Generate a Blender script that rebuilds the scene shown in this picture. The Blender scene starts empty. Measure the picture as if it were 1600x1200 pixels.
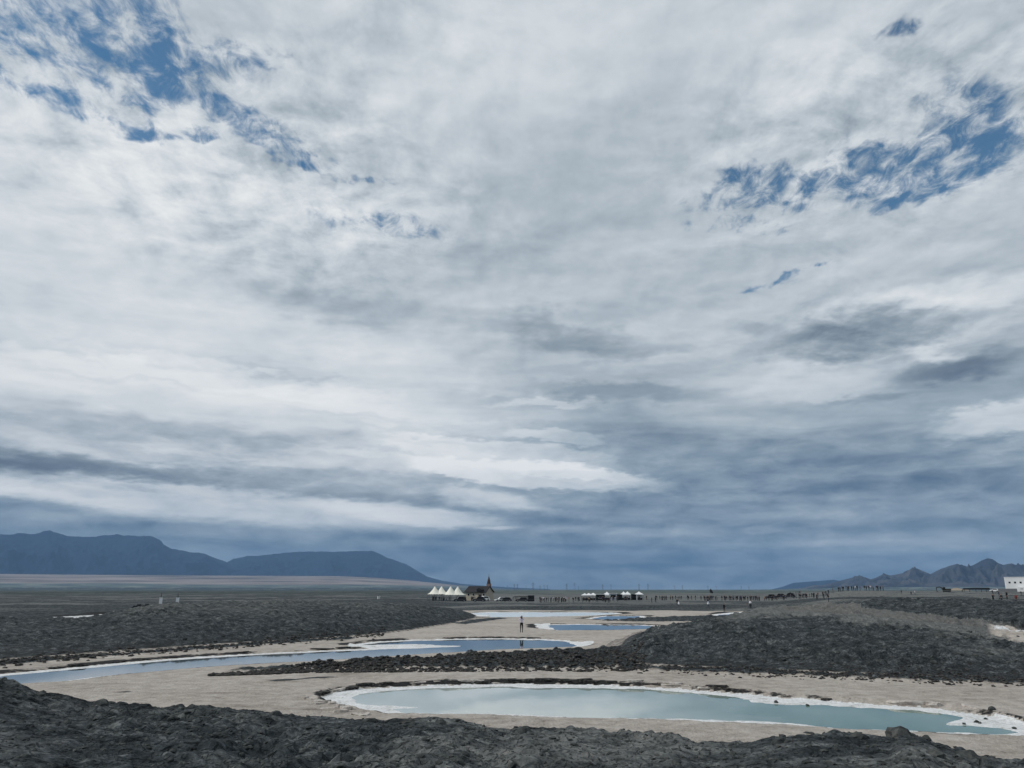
import bpy, bmesh, math, random
import numpy as np
from mathutils import Vector, Matrix

# ------------------------------------------------------------------ camera, sky, sun, exposure
W, H, F = 1600.0, 1200.0, 1200.0          # the photograph's frame and its focal length in pixels
CAM_H = 4.15
PITCH = math.atan(321.0 / F)
scene = bpy.context.scene
COL = scene.collection
cam_data = bpy.data.cameras.new('camera')
cam_data.sensor_width = 36.0
cam_data.lens = 36.0 * F / W
cam_data.clip_start = 0.1
cam_data.clip_end = 200000.0
cam = bpy.data.objects.new('camera', cam_data)
cam.location = (0, 0, CAM_H)
cam.rotation_euler = (math.pi / 2 + PITCH, 0, 0)
COL.objects.link(cam)
scene.camera = cam
scene.render.engine = 'CYCLES'
scene.cycles.use_denoising = True
scene.cycles.max_bounces = 5
scene.cycles.diffuse_bounces = 2
scene.cycles.glossy_bounces = 3
scene.cycles.volume_bounces = 0
scene.view_settings.view_transform = 'Standard'
scene.view_settings.look = 'None'
scene.view_settings.exposure = 0.0
scene.view_settings.gamma = 1.0
scene.view_settings.use_curve_mapping = False


def ray(px, py):
    """World direction (x right, y ahead, z up) through a point of the photograph."""
    x = (px - W / 2) / F
    y = (H / 2 - py) / F
    c, s = math.cos(PITCH), math.sin(PITCH)
    v = Vector((x, c - y * s, s + y * c))
    return v.normalized()


def azel(px, py):
    d = ray(px, py)
    return math.degrees(math.atan2(d.x, d.y)), math.degrees(math.asin(d.z))


def az_of(px, py):
    d = ray(px, py)
    return math.atan2(d.x, d.y)


def on_plane(px, py, z=0.0):
    d = ray(px, py)
    t = (z - CAM_H) / d.z
    return Vector((d.x * t, d.y * t, z))


def at_range(px, py, rng):
    """Point on that ray at horizontal distance rng."""
    d = ray(px, py)
    t = rng / math.hypot(d.x, d.y)
    return Vector((d.x * t, d.y * t, CAM_H + d.z * t))


def srgb(r, g, b):
    def f(c):
        c /= 255.0
        return c / 12.92 if c <= 0.04045 else ((c + 0.055) / 1.055) ** 2.4
    return (f(r), f(g), f(b), 1.0)


SUN_EL, SUN_AZ = 36.0, -95.0      # degrees; azimuth from the view axis, negative = left
world = bpy.data.worlds.new('World')
scene.world = world
world.use_nodes = True
try:
    world.cycles.sampling_method = 'MANUAL'
    world.cycles.sample_map_resolution = 512
except Exception:
    pass
wt = world.node_tree
wt.nodes.clear()


class NB:
    """Small node-building helper."""
    def __init__(self, nt):
        self.nt = nt

    def new(self, t, **kw):
        n = self.nt.nodes.new(t)
        for k, v in kw.items():
            setattr(n, k, v)
        return n

    def put(self, sock, v):
        if v is None:
            return
        if hasattr(v, 'is_output'):
            self.nt.links.new(v, sock)
        else:
            sock.default_value = v

    def m(self, op, a, b=None, c=None, clamp=False):
        n = self.new('ShaderNodeMath', operation=op, use_clamp=clamp)
        self.put(n.inputs[0], a)
        self.put(n.inputs[1], b)
        self.put(n.inputs[2], c)
        return n.outputs[0]

    def vm(self, op, a, b=None):
        n = self.new('ShaderNodeVectorMath', operation=op)
        self.put(n.inputs[0], a)
        self.put(n.inputs[1], b)
        return n.outputs[0]

    def noise(self, vec, scale, detail=4, rough=0.5, lac=2.0, dist=0.0, out='Fac', dim='3D'):
        n = self.new('ShaderNodeTexNoise', noise_dimensions=dim)
        self.put(n.inputs['Vector'], vec)
        n.inputs['Scale'].default_value = scale
        n.inputs['Detail'].default_value = detail
        n.inputs['Roughness'].default_value = rough
        n.inputs['Lacunarity'].default_value = lac
        n.inputs['Distortion'].default_value = dist
        return n.outputs[0] if out == 'Fac' else n.outputs[1]

    def rng(self, v, a, b, c=0.0, d=1.0, smooth=False, clamp=True):
        n = self.new('ShaderNodeMapRange', interpolation_type='SMOOTHSTEP' if smooth else 'LINEAR')
        if not smooth:
            n.clamp = clamp
        for i, x in enumerate((v, a, b, c, d)):
            self.put(n.inputs[i], x)
        return n.outputs[0]

    def mapping(self, vec, loc=(0, 0, 0), rot=(0, 0, 0), scale=(1, 1, 1), vtype='POINT'):
        n = self.new('ShaderNodeMapping', vector_type=vtype)
        self.put(n.inputs[0], vec)
        n.inputs[1].default_value = loc
        n.inputs[2].default_value = rot
        n.inputs[3].default_value = scale
        return n.outputs[0]

    def mix(self, fac, a, b, blend='MIX'):
        n = self.new('ShaderNodeMix', data_type='RGBA', blend_type=blend)
        self.put(n.inputs[0], fac)
        self.put(n.inputs[6], a)
        self.put(n.inputs[7], b)
        return n.outputs[2]

    def ramp(self, fac, stops, interp='LINEAR'):
        n = self.new('ShaderNodeValToRGB')
        cr = n.color_ramp
        cr.interpolation = interp
        while len(cr.elements) < len(stops):
            cr.elements.new(0.5)
        for e, (p, c) in zip(cr.elements, stops):
            e.position = p
            e.color = c if len(c) == 4 else (*c, 1)
        self.put(n.inputs[0], fac)
        return n.outputs[0]

    def comb(self, x, y, z=0.0):
        n = self.new('ShaderNodeCombineXYZ')
        self.put(n.inputs[0], x)
        self.put(n.inputs[1], y)
        self.put(n.inputs[2], z)
        return n.outputs[0]


def build_sky():
    b = NB(wt)
    tc = b.new('ShaderNodeTexCoord')
    sep = b.new('ShaderNodeSeparateXYZ')
    d = b.vm('NORMALIZE', tc.outputs['Generated'])
    wt.links.new(d, sep.inputs[0])
    dx, dy, dz = sep.outputs
    zc = b.m('MAXIMUM', dz, 0.0)
    az = b.m('MULTIPLY', b.m('ARCTAN2', dx, dy), 180 / math.pi)
    el = b.m('MULTIPLY', b.m('ARCSINE', zc), 180 / math.pi)
    # the cloud deck seen in perspective
    inv = b.m('DIVIDE', 1.0, b.m('ADD', zc, 0.16))
    plane = b.comb(b.m('MULTIPLY', dx, inv), b.m('MULTIPLY', dy, inv), 0.0)
    # wispy warp of the layout coordinates
    wn = b.noise(plane, 2.2, 4, 0.6, out='Color')
    wn2 = b.noise(plane, 9.0, 3, 0.62, out='Color')
    ae = b.comb(az, el, 0.0)
    hi = b.rng(el, 4.0, 22.0, 0.10, 1.0)
    w1 = b.vm('MULTIPLY', b.vm('SUBTRACT', wn, (0.5, 0.5, 0.5)), (8.0, 5.0, 0.0))
    w2 = b.vm('MULTIPLY', b.vm('SUBTRACT', wn2, (0.5, 0.5, 0.5)), (5.0, 4.0, 0.0))
    ww = b.vm('ADD', w1, w2)
    n = b.new('ShaderNodeVectorMath', operation='SCALE')
    wt.links.new(ww, n.inputs[0])
    wt.links.new(hi, n.inputs['Scale'])
    q = b.vm('ADD', ae, n.outputs[0])
    # stretched noise for the low, streaky layers
    st = b.comb(b.m('MULTIPLY', az, 0.045), b.m('MULTIPLY', el, 0.32), 3.7)
    wst = b.vm('ADD', st, b.vm('MULTIPLY', b.vm('SUBTRACT', b.noise(st, 1.3, 3, 0.5, out='Color'), (0.5, 0.5, 0.5)), (1.2, 0.9, 0.0)))
    streak = b.noise(wst, 1.7, 5, 0.5)
    puff = b.noise(plane, 7.5, 6, 0.60, dist=0.25)
    puff2 = b.noise(b.vm('ADD', plane, (0.022, 0.030, 0.0)), 7.5, 6, 0.60, dist=0.25)
    grain = b.noise(b.mapping(plane, scale=(1.0, 0.6, 1.0)), 24.0, 6, 0.66, dist=0.5)
    big = b.noise(plane, 1.7, 4, 0.5)

    def blob(px, py, rx, ry, rot=0.0, amp=1.0, soft=1.0):
        a0, e0 = azel(px, py)
        a1, _ = azel(px + 1, py)
        _, e1 = azel(px, py - 1)
        kx, ky = abs(a1 - a0), abs(e1 - e0)
        v = b.mapping(q, (a0, e0, 0), (0, 0, math.radians(rot)), (rx * kx, ry * ky, 1.0), 'TEXTURE')
        g = b.new('ShaderNodeTexGradient', gradient_type='SPHERICAL')
        wt.links.new(v, g.inputs[0])
        return b.rng(g.outputs[1], 0.0, soft, 0.0, amp, smooth=True)

    def total(spec, start):
        acc = start
        for s in spec:
            acc = b.m('ADD', acc, blob(*s))
        return acc

    # -- how bright the cloud is: a profile by elevation, then banks and shaded undersides
    fc = b.new('ShaderNodeFloatCurve')
    cv = fc.mapping.curves[0]
    def ex(y):
        return azel(800, y)[1] / 90.0
    pts = [(0.0, 0.30), (ex(880), 0.26), (ex(820), 0.28), (ex(760), 0.37), (ex(690), 0.44), (ex(600), 0.57), (ex(500), 0.66),
           (ex(350), 0.66), (ex(150), 0.70), (ex(0), 0.71), (1.0, 0.70)]
    while len(cv.points) < len(pts):
        cv.points.new(0.5, 0.5)
    for p, (x, y) in zip(cv.points, pts):
        p.location = (x, y)
        p.handle_type = 'AUTO_CLAMPED'
    fc.mapping.update()
    wt.links.new(b.m('DIVIDE', el, 90.0), fc.inputs['Value'])
    base = fc.outputs[0]
    bright = [
        # (px, py, radius x, radius y, turn, amount, softness)
        (60, 330, 640, 190, -4, 0.14, 1.0), (330, 265, 430, 75, -8, 0.12, 0.7), (90, 108, 190, 40, 4, 0.12, 0.9), (180, 190, 260, 40, 0, 0.10, 0.8), (600, 320, 190, 60, -4, 0.12, 0.9),
        (60, 560, 620, 95, -3, 0.09, 1.0), (330, 668, 690, 116, -5, 0.36, 0.45), (680, 640, 330, 50, -4, 0.14, 0.7), (830, 742, 230, 24, -5, 0.38, 0.3),
        (520, 560, 330, 60, 6, 0.10, 1.0), (770, 708, 230, 24, -6, 0.26, 0.35), (850, 632, 130, 12, -3, 0.18, 0.7), (800, 675, 150, 16, -12, 0.10, 0.8),
        (160, 658, 560, 34, -3, -0.16, 1.0), (420, 690, 400, 24, -4, -0.08, 0.9), (560, 708, 200, 9, -4, 0.14, 0.8), (300, 712, 260, 7, -3, 0.10, 0.9), (180, 735, 560, 22, -1, -0.34, 0.9), (560, 745, 300, 12, -2, -0.14, 0.9), (640, 672, 120, 14, 0, -0.08, 0.9),
        (330, 788, 580, 36, -3, 0.54, 0.6), (60, 770, 260, 14, -4, 0.22, 0.8), (640, 804, 200, 22, -5, 0.34, 0.5), (760, 780, 110, 22, -8, 0.30, 0.6), (160, 808, 200, 14, 2, 0.14, 0.7),
        (180, 760, 330, 8, -3, -0.16, 0.9), (860, 800, 120, 9, -8, 0.14, 0.8), (780, 824, 50, 4, 0, 0.25, 0.8),
        (520, 470, 190, 50, -5, -0.18, 1.0), (880, 525, 200, 32, -5, -0.26, 0.9), (860, 385, 280, 66, 14, -0.12, 1.0),
        (1330, 520, 200, 50, 2, -0.34, 0.8), (1500, 575, 150, 34, 6, -0.32, 0.8), (1470, 545, 80, 24, -12, 0.24, 0.8), (1180, 495, 60, 26, 0, -0.14, 0.9),
        (1570, 655, 180, 32, 5, 0.34, 0.5), (1580, 695, 90, 14, 8, 0.16, 0.7), (1230, 600, 280, 50, -4, 0.17, 0.9), (1490, 450, 170, 30, -4, 0.16, 0.8), (1150, 665, 240, 34, -6, 0.12, 0.9),
        (960, 612, 220, 26, -6, -0.22, 0.8), (1000, 665, 150, 40, -10, -0.16, 0.9), (1350, 720, 460, 60, 0, -0.12, 0.9), (1360, 622, 160, 12, -2, -0.16, 0.9),
        (1100, 750, 190, 46, 0, -0.10, 0.9), (1450, 760, 260, 40, 0, -0.10, 1.0),
        (960, 830, 220, 10, -2, 0.14, 0.7), (1190, 828, 46, 10, 0, 0.16, 0.7), (1300, 806, 260, 12, -2, 0.10, 0.9), (1420, 850, 260, 22, 0, 0.14, 1.0), (1450, 880, 260, 16, 0, 0.10, 1.0),
        (350, 840, 420, 24, 0, 0.05, 1.0), (1060, 870, 330, 22, 0, -0.05, 1.0), (1350, 888, 90, 9, 3, 0.12, 0.7), (1050, 560, 260, 30, 4, 0.10, 1.0),
        (1050, 440, 300, 60, 0, -0.08, 1.0), (900, 260, 420, 130, 20, -0.09, 1.0), (1350, 340, 400, 60, 0, -0.05, 1.0), (700, 130, 260, 120, 20, 0.05, 1.0), (1250, 100, 200, 90, 40, 0.06, 1.0),
        (260, 510, 640, 120, -2, 0.20, 1.0), (620, 600, 330, 62, 0, 0.17, 0.9), (60, 320, 420, 120, 0, 0.05, 1.0), (900, 630, 240, 34, -6, 0.06, 1.0), (880, 80, 360, 120, 0, 0.04, 1.0),
        (1480, 860, 300, 12, 0, 0.16, 0.9), (1250, 850, 200, 8, 0, 0.12, 0.9), (1000, 885, 260, 7, 0, -0.12, 0.9), (900, 855, 240, 8, -1, -0.14, 0.9), (1150, 780, 260, 9, -1, 0.12, 0.9), (700, 850, 200, 8, 0, 0.10, 0.9),
        (260, 280, 520, 110, -4, 0.09, 0.9), (1250, 60, 380, 120, 0, 0.05, 1.0), (890, 742, 130, 13, -5, 0.20, 0.4), (870, 684, 90, 14, -8, 0.18, 0.4), (560, 640, 420, 40, -2, 0.10, 0.7),
        (250, 600, 420, 10, -3, -0.10, 0.9), (600, 655, 280, 9, -3, -0.12, 0.9), (120, 545, 260, 12, -2, -0.10, 0.9), (650, 690, 240, 8, -4, -0.10, 0.9), (420, 575, 300, 9, -4, -0.08, 0.9),
    ]
    V = total(bright, base)
    # lumpy cloudlets high up on both sides, a smooth veil between them
    lumpy = b.m('MINIMUM', total([(330, 230, 640, 260, -6, 0.75, 0.8), (1380, 190, 520, 260, 0, 0.6, 0.8), (1400, 520, 330, 110, 0, 0.6, 0.9), (620, 60, 300, 140, 0, 0.3, 1.0)], 0.28), 1.0)
    amp_puff = b.m('MULTIPLY', b.rng(el, 8.0, 24.0, 0.0, 0.60, smooth=True), lumpy)
    V = b.m('ADD', V, b.m('MULTIPLY', b.m('SUBTRACT', puff, 0.5), amp_puff))
    V = b.m('ADD', V, b.m('MULTIPLY', b.m('SUBTRACT', grain, 0.5), b.m('MULTIPLY', b.rng(el, 10.0, 28.0, 0.0, 0.34, smooth=True), lumpy)))
    V = b.m('ADD', V, b.m('MULTIPLY', b.m('SUBTRACT', big, 0.5), b.rng(el, 4.0, 20.0, 0.0, 0.25)))
    # tops facing the light are brighter than the sides turned away
    V = b.m('ADD', V, b.m('MULTIPLY', b.m('SUBTRACT', puff, puff2), b.m('MULTIPLY', b.rng(el, 7.0, 20.0, 0.0, 0.85, smooth=True), lumpy)))
    amp_st = b.rng(el, 10.0, 30.0, 0.62, 0.10, smooth=True)
    V = b.m('ADD', V, b.m('MULTIPLY', b.m('SUBTRACT', streak, 0.5), amp_st))
    # small heaped cloudlets in the low banks
    lp = b.noise(b.comb(b.m('MULTIPLY', az, 0.30), b.m('MULTIPLY', el, 0.85), 9.1), 1.0, 5, 0.58, dist=0.35)
    V = b.m('ADD', V, b.m('MULTIPLY', b.m('SUBTRACT', lp, 0.5), b.rng(el, 7.0, 16.0, 0.75, 0.0, smooth=True)))
    V = b.m('MULTIPLY', V, 0.8)
    cloud = b.ramp(V, [(0.0, srgb(70, 92, 118)), (0.16, srgb(116, 133, 150)), (0.32, srgb(152, 167, 179)), (0.464, srgb(180, 192, 200)),
                       (0.624, srgb(213, 220, 225)), (0.80, srgb(236, 239, 241)), (1.0, srgb(250, 251, 251))])
    grey = b.ramp(V, [(0.0, srgb(96, 106, 120)), (0.16, srgb(122, 134, 146)), (0.32, srgb(150, 161, 170)), (0.464, srgb(178, 188, 196)),
                      (0.624, srgb(211, 217, 222)), (0.80, srgb(234, 237, 238)), (1.0, srgb(250, 251, 251))])
    gm = total([(250, 690, 760, 120, -3, 1.0, 0.4)], b.rng(el, 9.5, 15.0, 0.0, 0.8))
    cloud = b.mix(b.m('MINIMUM', gm, 1.0), cloud, grey)
    # -- where the deck is broken
    holes = [
        (150, 50, 380, 140, 0, 0.40, 0.6), (262, 85, 66, 180, 4, 0.46, 0.9), (60, 150, 260, 34, 0, 0.40, 0.8), (370, 178, 150, 36, -8, 0.50, 0.8),
        (270, 204, 110, 26, 8, 0.66, 0.7), (450, 232, 110, 26, -8, 0.46, 0.7), (560, 262, 150, 16, -4, 0.32, 0.8), (600, 345, 230, 40, -6, 0.26, 0.8), (400, 85, 120, 26, 0, 0.34, 0.9),
        (1500, 255, 210, 62, 4, 0.66, 0.6), (1280, 262, 330, 56, 2, 0.54, 0.7), (1520, 160, 150, 110, -20, 0.48, 0.9), (1410, 40, 80, 28, -20, 0.36, 0.9),
        (1180, 345, 190, 26, -3, 0.34, 0.9), (90, 30, 260, 90, 0, 0.20, 1.0), (1225, 425, 130, 18, 3, 0.38, 0.8),
    ]
    Hh = total(holes, 0.0)
    n1 = b.m('MULTIPLY', b.m('SUBTRACT', puff, 0.5), 1.5)
    n2 = b.m('MULTIPLY', b.m('SUBTRACT', grain, 0.5), 2.9)
    gate = b.rng(Hh, 0.04, 0.30, 0.0, 0.93, smooth=True)
    Hh = b.m('SUBTRACT', Hh, b.m('ADD', n1, n2))
    hole = b.m('MULTIPLY', b.rng(Hh, 0.02, 1.0, 0.0, 1.0, smooth=True), gate)

    nis = b.new('ShaderNodeTexSky', sky_type='NISHITA')
    nis.sun_disc = False
    nis.sun_elevation = math.radians(SUN_EL)
    nis.sun_rotation = math.radians(SUN_AZ)
    nis.altitude = 1500
    nis.air_density = 1.0
    nis.dust_density = 0.1
    nis.ozone_density = 0.4
    bg1 = b.new('ShaderNodeBackground')
    wt.links.new(b.mix(1.0, nis.outputs[0], (0.44, 0.93, 1.08, 1), 'MULTIPLY'), bg1.inputs[0])
    bg1.inputs[1].default_value = 0.09
    bg2 = b.new('ShaderNodeBackground')
    wt.links.new(cloud, bg2.inputs[0])
    bg2.inputs[1].default_value = 1.0
    mx = b.new('ShaderNodeMixShader')
    wt.links.new(hole, mx.inputs[0])
    wt.links.new(bg2.outputs[0], mx.inputs[1])
    wt.links.new(bg1.outputs[0], mx.inputs[2])
    out = b.new('ShaderNodeOutputWorld')
    wt.links.new(mx.outputs[0], out.inputs[0])


build_sky()

sun_data = bpy.data.lights.new('sun', 'SUN')
sun_data.energy = 2.0
sun_data.angle = math.radians(7)
sun_data.color = (1.0, 0.955, 0.90)
sun = bpy.data.objects.new('sun', sun_data)
_a, _e = math.radians(SUN_AZ), math.radians(SUN_EL)
_sd = Vector((math.sin(_a) * math.cos(_e), math.cos(_a) * math.cos(_e), math.sin(_e)))
sun.rotation_euler = _sd.to_track_quat('Z', 'Y').to_euler()
sun.location = _sd * 60
COL.objects.link(sun)


# ------------------------------------------------------------------ helpers: noise, tagging, materials
rnd = random.Random(7)


def perlin(x, y, seed=0):
    xi = np.floor(x).astype(np.int64)
    yi = np.floor(y).astype(np.int64)
    xf, yf = x - xi, y - yi

    def grad(ix, iy, dx, dy):
        h = (ix * 374761393 + iy * 668265263 + seed * 974634777) & 0xFFFFFFFF
        h = ((h ^ (h >> 13)) * 1274126177) & 0xFFFFFFFF
        h = (h ^ (h >> 16)) & 1023
        a = h * (2 * math.pi / 1024)
        return np.cos(a) * dx + np.sin(a) * dy
    u = xf * xf * xf * (xf * (xf * 6 - 15) + 10)
    v = yf * yf * yf * (yf * (yf * 6 - 15) + 10)
    n00, n10 = grad(xi, yi, xf, yf), grad(xi + 1, yi, xf - 1, yf)
    n01, n11 = grad(xi, yi + 1, xf, yf - 1), grad(xi + 1, yi + 1, xf - 1, yf - 1)
    a = n00 + u * (n10 - n00)
    c = n01 + u * (n11 - n01)
    return (a + v * (c - a)) * 1.5


def fbm(x, y, octaves=4, gain=0.5, seed=0, ridged=False, billow=False):
    out, amp, f, tot = 0.0, 1.0, 1.0, 0.0
    for o in range(octaves):
        n = perlin(x * f + o * 17.3, y * f - o * 9.1, seed + o)
        if ridged:
            n = 1 - np.abs(n) * 2
        elif billow:
            n = np.abs(n) * 2 - 0.5
        out = out + n * amp
        tot += amp
        amp *= gain
        f *= 2.03
    return out / tot


def sstep(a, b, x):
    t = np.clip((x - a) / (b - a), 0, 1)
    return t * t * (3 - 2 * t)


def tag(o, label=None, cat=None, group=None, kind=None):
    if label:
        o['label'] = label
    if cat:
        o['category'] = cat
    if group:
        o['group'] = group
    if kind:
        o['kind'] = kind
    return o


def mesh_obj(name, verts, faces, mat, parent=None, smooth=False):
    me = bpy.data.meshes.new(name)
    me.from_pydata([tuple(v) for v in verts], [], [tuple(f) for f in faces])
    me.update()
    if smooth:
        me.polygons.foreach_set('use_smooth', [True] * len(me.polygons))
    if mat is not None:
        for m_ in (mat if isinstance(mat, (list, tuple)) else [mat]):
            me.materials.append(m_)
    o = bpy.data.objects.new(name, me)
    COL.objects.link(o)
    if parent is not None:
        o.parent = parent
    return o


def grid_mesh(name, co, nu, nv, mat, attr=None, keep=None):
    """co: (nv*nu, 3) row-major; one quad per cell (keep = boolean mask of cells)."""
    i = np.arange((nv - 1) * (nu - 1))
    r_, c_ = i // (nu - 1), i % (nu - 1)
    a = r_ * nu + c_
    q = np.stack([a, a + 1, a + 1 + nu, a + nu], 1)
    if keep is not None:
        q = q[keep]
    used, inv = np.unique(q.ravel(), return_inverse=True)
    q = inv.reshape(-1, 4)
    p = co[used]
    me = bpy.data.meshes.new(name)
    me.vertices.add(len(p))
    me.vertices.foreach_set('co', np.ascontiguousarray(p, dtype=np.float32).ravel())
    me.loops.add(len(q) * 4)
    me.loops.foreach_set('vertex_index', np.ascontiguousarray(q, dtype=np.int32).ravel())
    me.polygons.add(len(q))
    me.polygons.foreach_set('loop_start', np.arange(len(q), dtype=np.int32) * 4)
    me.polygons.foreach_set('use_smooth', np.ones(len(q), dtype=bool))
    if attr is not None:
        at = me.attributes.new('zone', 'FLOAT_COLOR', 'POINT')
        at.data.foreach_set('color', np.ascontiguousarray(attr[used], dtype=np.float32).ravel())
    me.update(calc_edges=True)
    me.materials.append(mat)
    o = bpy.data.objects.new(name, me)
    COL.objects.link(o)
    return o


def new_mat(name):
    m_ = bpy.data.materials.new(name)
    m_.use_nodes = True
    m_.node_tree.nodes.clear()
    b = NB(m_.node_tree)
    out = b.new('ShaderNodeOutputMaterial')
    p = b.new('ShaderNodeBsdfPrincipled')
    m_.node_tree.links.new(p.outputs[0], out.inputs[0])
    return m_, b, p


_flat = {}


def paint(name, col, rough=0.7, metal=0.0, spec=0.3, vary=0.12, scale=3.0):
    """A plain painted or cloth surface with a little uneven wear."""
    if name in _flat:
        return _flat[name]
    m_, b, p = new_mat(name)
    tc = b.new('ShaderNodeTexCoord')
    n = b.noise(tc.outputs['Object'], scale, 4, 0.6)
    k = b.rng(n, 0.25, 0.75, 1 - vary, 1 + vary)
    c = b.mix(1.0, (*col[:3], 1), b.comb(k, k, k), 'MULTIPLY')
    b.put(p.inputs['Base Color'], c)
    p.inputs['Roughness'].default_value = rough
    p.inputs['Metallic'].default_value = metal
    p.inputs['Specular IOR Level'].default_value = spec
    _flat[name] = m_
    return m_


def make_ground_mat():
    m_, b, p = new_mat('ground_soil')
    geo = b.new('ShaderNodeNewGeometry')
    pos = geo.outputs['Position']
    at = b.new('ShaderNodeAttribute', attribute_name='zone')
    sep = b.new('ShaderNodeSeparateColor')
    b.put(sep.inputs[0], at.outputs['Color'])
    sand, salt, wet = sep.outputs
    pale = at.outputs['Alpha']
    fine = b.noise(pos, 9.0, 5, 0.62)
    mid = b.noise(pos, 1.6, 5, 0.6)
    broad = b.noise(pos, 0.16, 4, 0.55)
    vast = b.noise(b.mapping(pos, scale=(0.45, 1.0, 1.0)), 0.0075, 6, 0.6)
    grit = b.noise(pos, 40.0, 3, 0.6)
    soil = b.ramp(b.m('ADD', b.m('MULTIPLY', mid, 0.55), b.m('MULTIPLY', fine, 0.45)),
                  [(0.33, (0.011, 0.014, 0.016)), (0.43, (0.026, 0.033, 0.036)), (0.53, (0.062, 0.073, 0.078)), (0.65, (0.205, 0.222, 0.224))])
    brown = b.mix(b.rng(broad, 0.5, 0.75), soil, b.mix(1.0, soil, (1.0, 0.98, 0.94, 1), 'MULTIPLY'))
    palec = b.ramp(b.m('ADD', b.m('MULTIPLY', mid, 0.5), b.m('MULTIPLY', fine, 0.5)),
                   [(0.3, (0.082, 0.088, 0.087)), (0.5, (0.17, 0.176, 0.170)), (0.7, (0.28, 0.285, 0.27))])
    edge = b.m('MULTIPLY', b.m('SUBTRACT', mid, 0.5), 0.9)
    pm = b.rng(b.m('ADD', pale, edge), 0.1, 0.95, smooth=True)
    c = b.mix(pm, brown, palec)
    sandc = b.ramp(b.m('ADD', b.m('MULTIPLY', mid, 0.45), b.m('ADD', b.m('MULTIPLY', fine, 0.3), b.m('MULTIPLY', broad, 0.25))),
                   [(0.33, (0.17, 0.145, 0.12)), (0.43, (0.36, 0.32, 0.28)), (0.55, (0.50, 0.455, 0.405)), (0.7, (0.62, 0.585, 0.54))])
    damp = b.rng(b.noise(b.mapping(pos, scale=(0.35, 1.0, 1.0)), 0.45, 6, 0.68), 0.54, 0.70, 0.0, 0.6, smooth=True)
    sandc = b.mix(damp, sandc, b.mix(1.0, sandc, (0.50, 0.47, 0.44, 1), 'MULTIPLY'))
    pits = b.rng(b.noise(b.mapping(pos, scale=(0.7, 1.0, 1.0)), 3.6, 4, 0.7), 0.56, 0.72, 0.0, 0.55, smooth=True)
    sandc = b.mix(pits, sandc, b.mix(1.0, sandc, (0.42, 0.38, 0.35, 1), 'MULTIPLY'))
    sm = b.rng(b.m('ADD', sand, b.m('MULTIPLY', b.m('SUBTRACT', b.noise(pos, 0.9, 6, 0.65), 0.5), 0.8)), 0.35, 0.65, smooth=True)
    c = b.mix(sm, c, sandc)
    wet_darkc = b.ramp(fine, [(0.3, (0.008, 0.009, 0.009)), (0.7, (0.042, 0.041, 0.039))])
    wm = b.rng(b.m('ADD', wet, b.m('MULTIPLY', b.m('SUBTRACT', b.noise(pos, 2.4, 5, 0.65), 0.5), 0.9)), 0.38, 0.62, smooth=True)
    c = b.mix(wm, c, wet_darkc)
    saltc = b.ramp(b.m('ADD', b.m('MULTIPLY', fine, 0.6), b.m('MULTIPLY', mid, 0.4)), [(0.32, (0.36, 0.33, 0.29)), (0.42, (0.62, 0.62, 0.60)), (0.52, (0.80, 0.81, 0.81)), (0.7, (0.88, 0.89, 0.89))])
    tm = b.rng(b.m('ADD', salt, b.m('MULTIPLY', b.m('SUBTRACT', fine, 0.5), 1.1)), 0.42, 0.64, smooth=True)
    c = b.mix(tm, c, saltc)
    # far plain: long pale and dark stretches
    sx = b.new('ShaderNodeSeparateXYZ')
    b.put(sx.inputs[0], pos)
    dist = b.m('SQRT', b.m('ADD', b.m('POWER', sx.outputs[0], 2.0), b.m('POWER', sx.outputs[1], 2.0)))
    far = b.rng(dist, 420.0, 1100.0, smooth=True)
    farc = b.ramp(vast, [(0.36, (0.018, 0.026, 0.030)), (0.48, (0.038, 0.050, 0.052)), (0.58, (0.075, 0.086, 0.082)), (0.70, (0.135, 0.14, 0.125))])
    lift = b.rng(pale, 0.5, 1.0, 1.0, 2.3)
    farc = b.mix(1.0, farc, b.comb(lift, lift, b.m('MULTIPLY', lift, 0.93)), 'MULTIPLY')
    c = b.mix(b.m('MULTIPLY', far, b.m('SUBTRACT', 1.0, tm)), c, farc)
    fan = b.rng(pale, 1.4, 1.9, smooth=True)
    c = b.mix(fan, c, b.ramp(b.noise(pos, 0.0009, 5, 0.6), [(0.35, (0.09, 0.08, 0.075)), (0.5, (0.25, 0.21, 0.19)), (0.65, (0.33, 0.29, 0.265))]))
    b.put(p.inputs['Base Color'], c)
    b.put(p.inputs['Roughness'], b.rng(wm, 0.0, 1.0, 0.95, 0.75))
    p.inputs['Specular IOR Level'].default_value = 0.12
    bump = b.new('ShaderNodeBump')
    bump.inputs['Strength'].default_value = 1.0
    bump.inputs['Distance'].default_value = 0.16
    vo = b.new('ShaderNodeTexVoronoi', feature='DISTANCE_TO_EDGE')
    b.put(vo.inputs['Vector'], b.vm('ADD', pos, b.vm('MULTIPLY', b.noise(pos, 2.5, 3, 0.6, out='Color'), (0.5, 0.5, 0.5))))
    vo.inputs['Scale'].default_value = 3.2
    crack = b.m('MULTIPLY', b.m('MINIMUM', vo.outputs['Distance'], 0.12), 3.4)
    hgt = b.m('ADD', b.m('MULTIPLY', crack, b.m('SUBTRACT', 1.0, sm)), b.m('ADD', b.m('MULTIPLY', fine, 0.6), b.m('ADD', b.m('MULTIPLY', grit, 0.15), b.m('MULTIPLY', mid, 0.9))))
    b.put(bump.inputs['Height'], hgt)
    b.put(p.inputs['Normal'], bump.outputs[0])
    return m_


MAT_GROUND = make_ground_mat()

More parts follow.
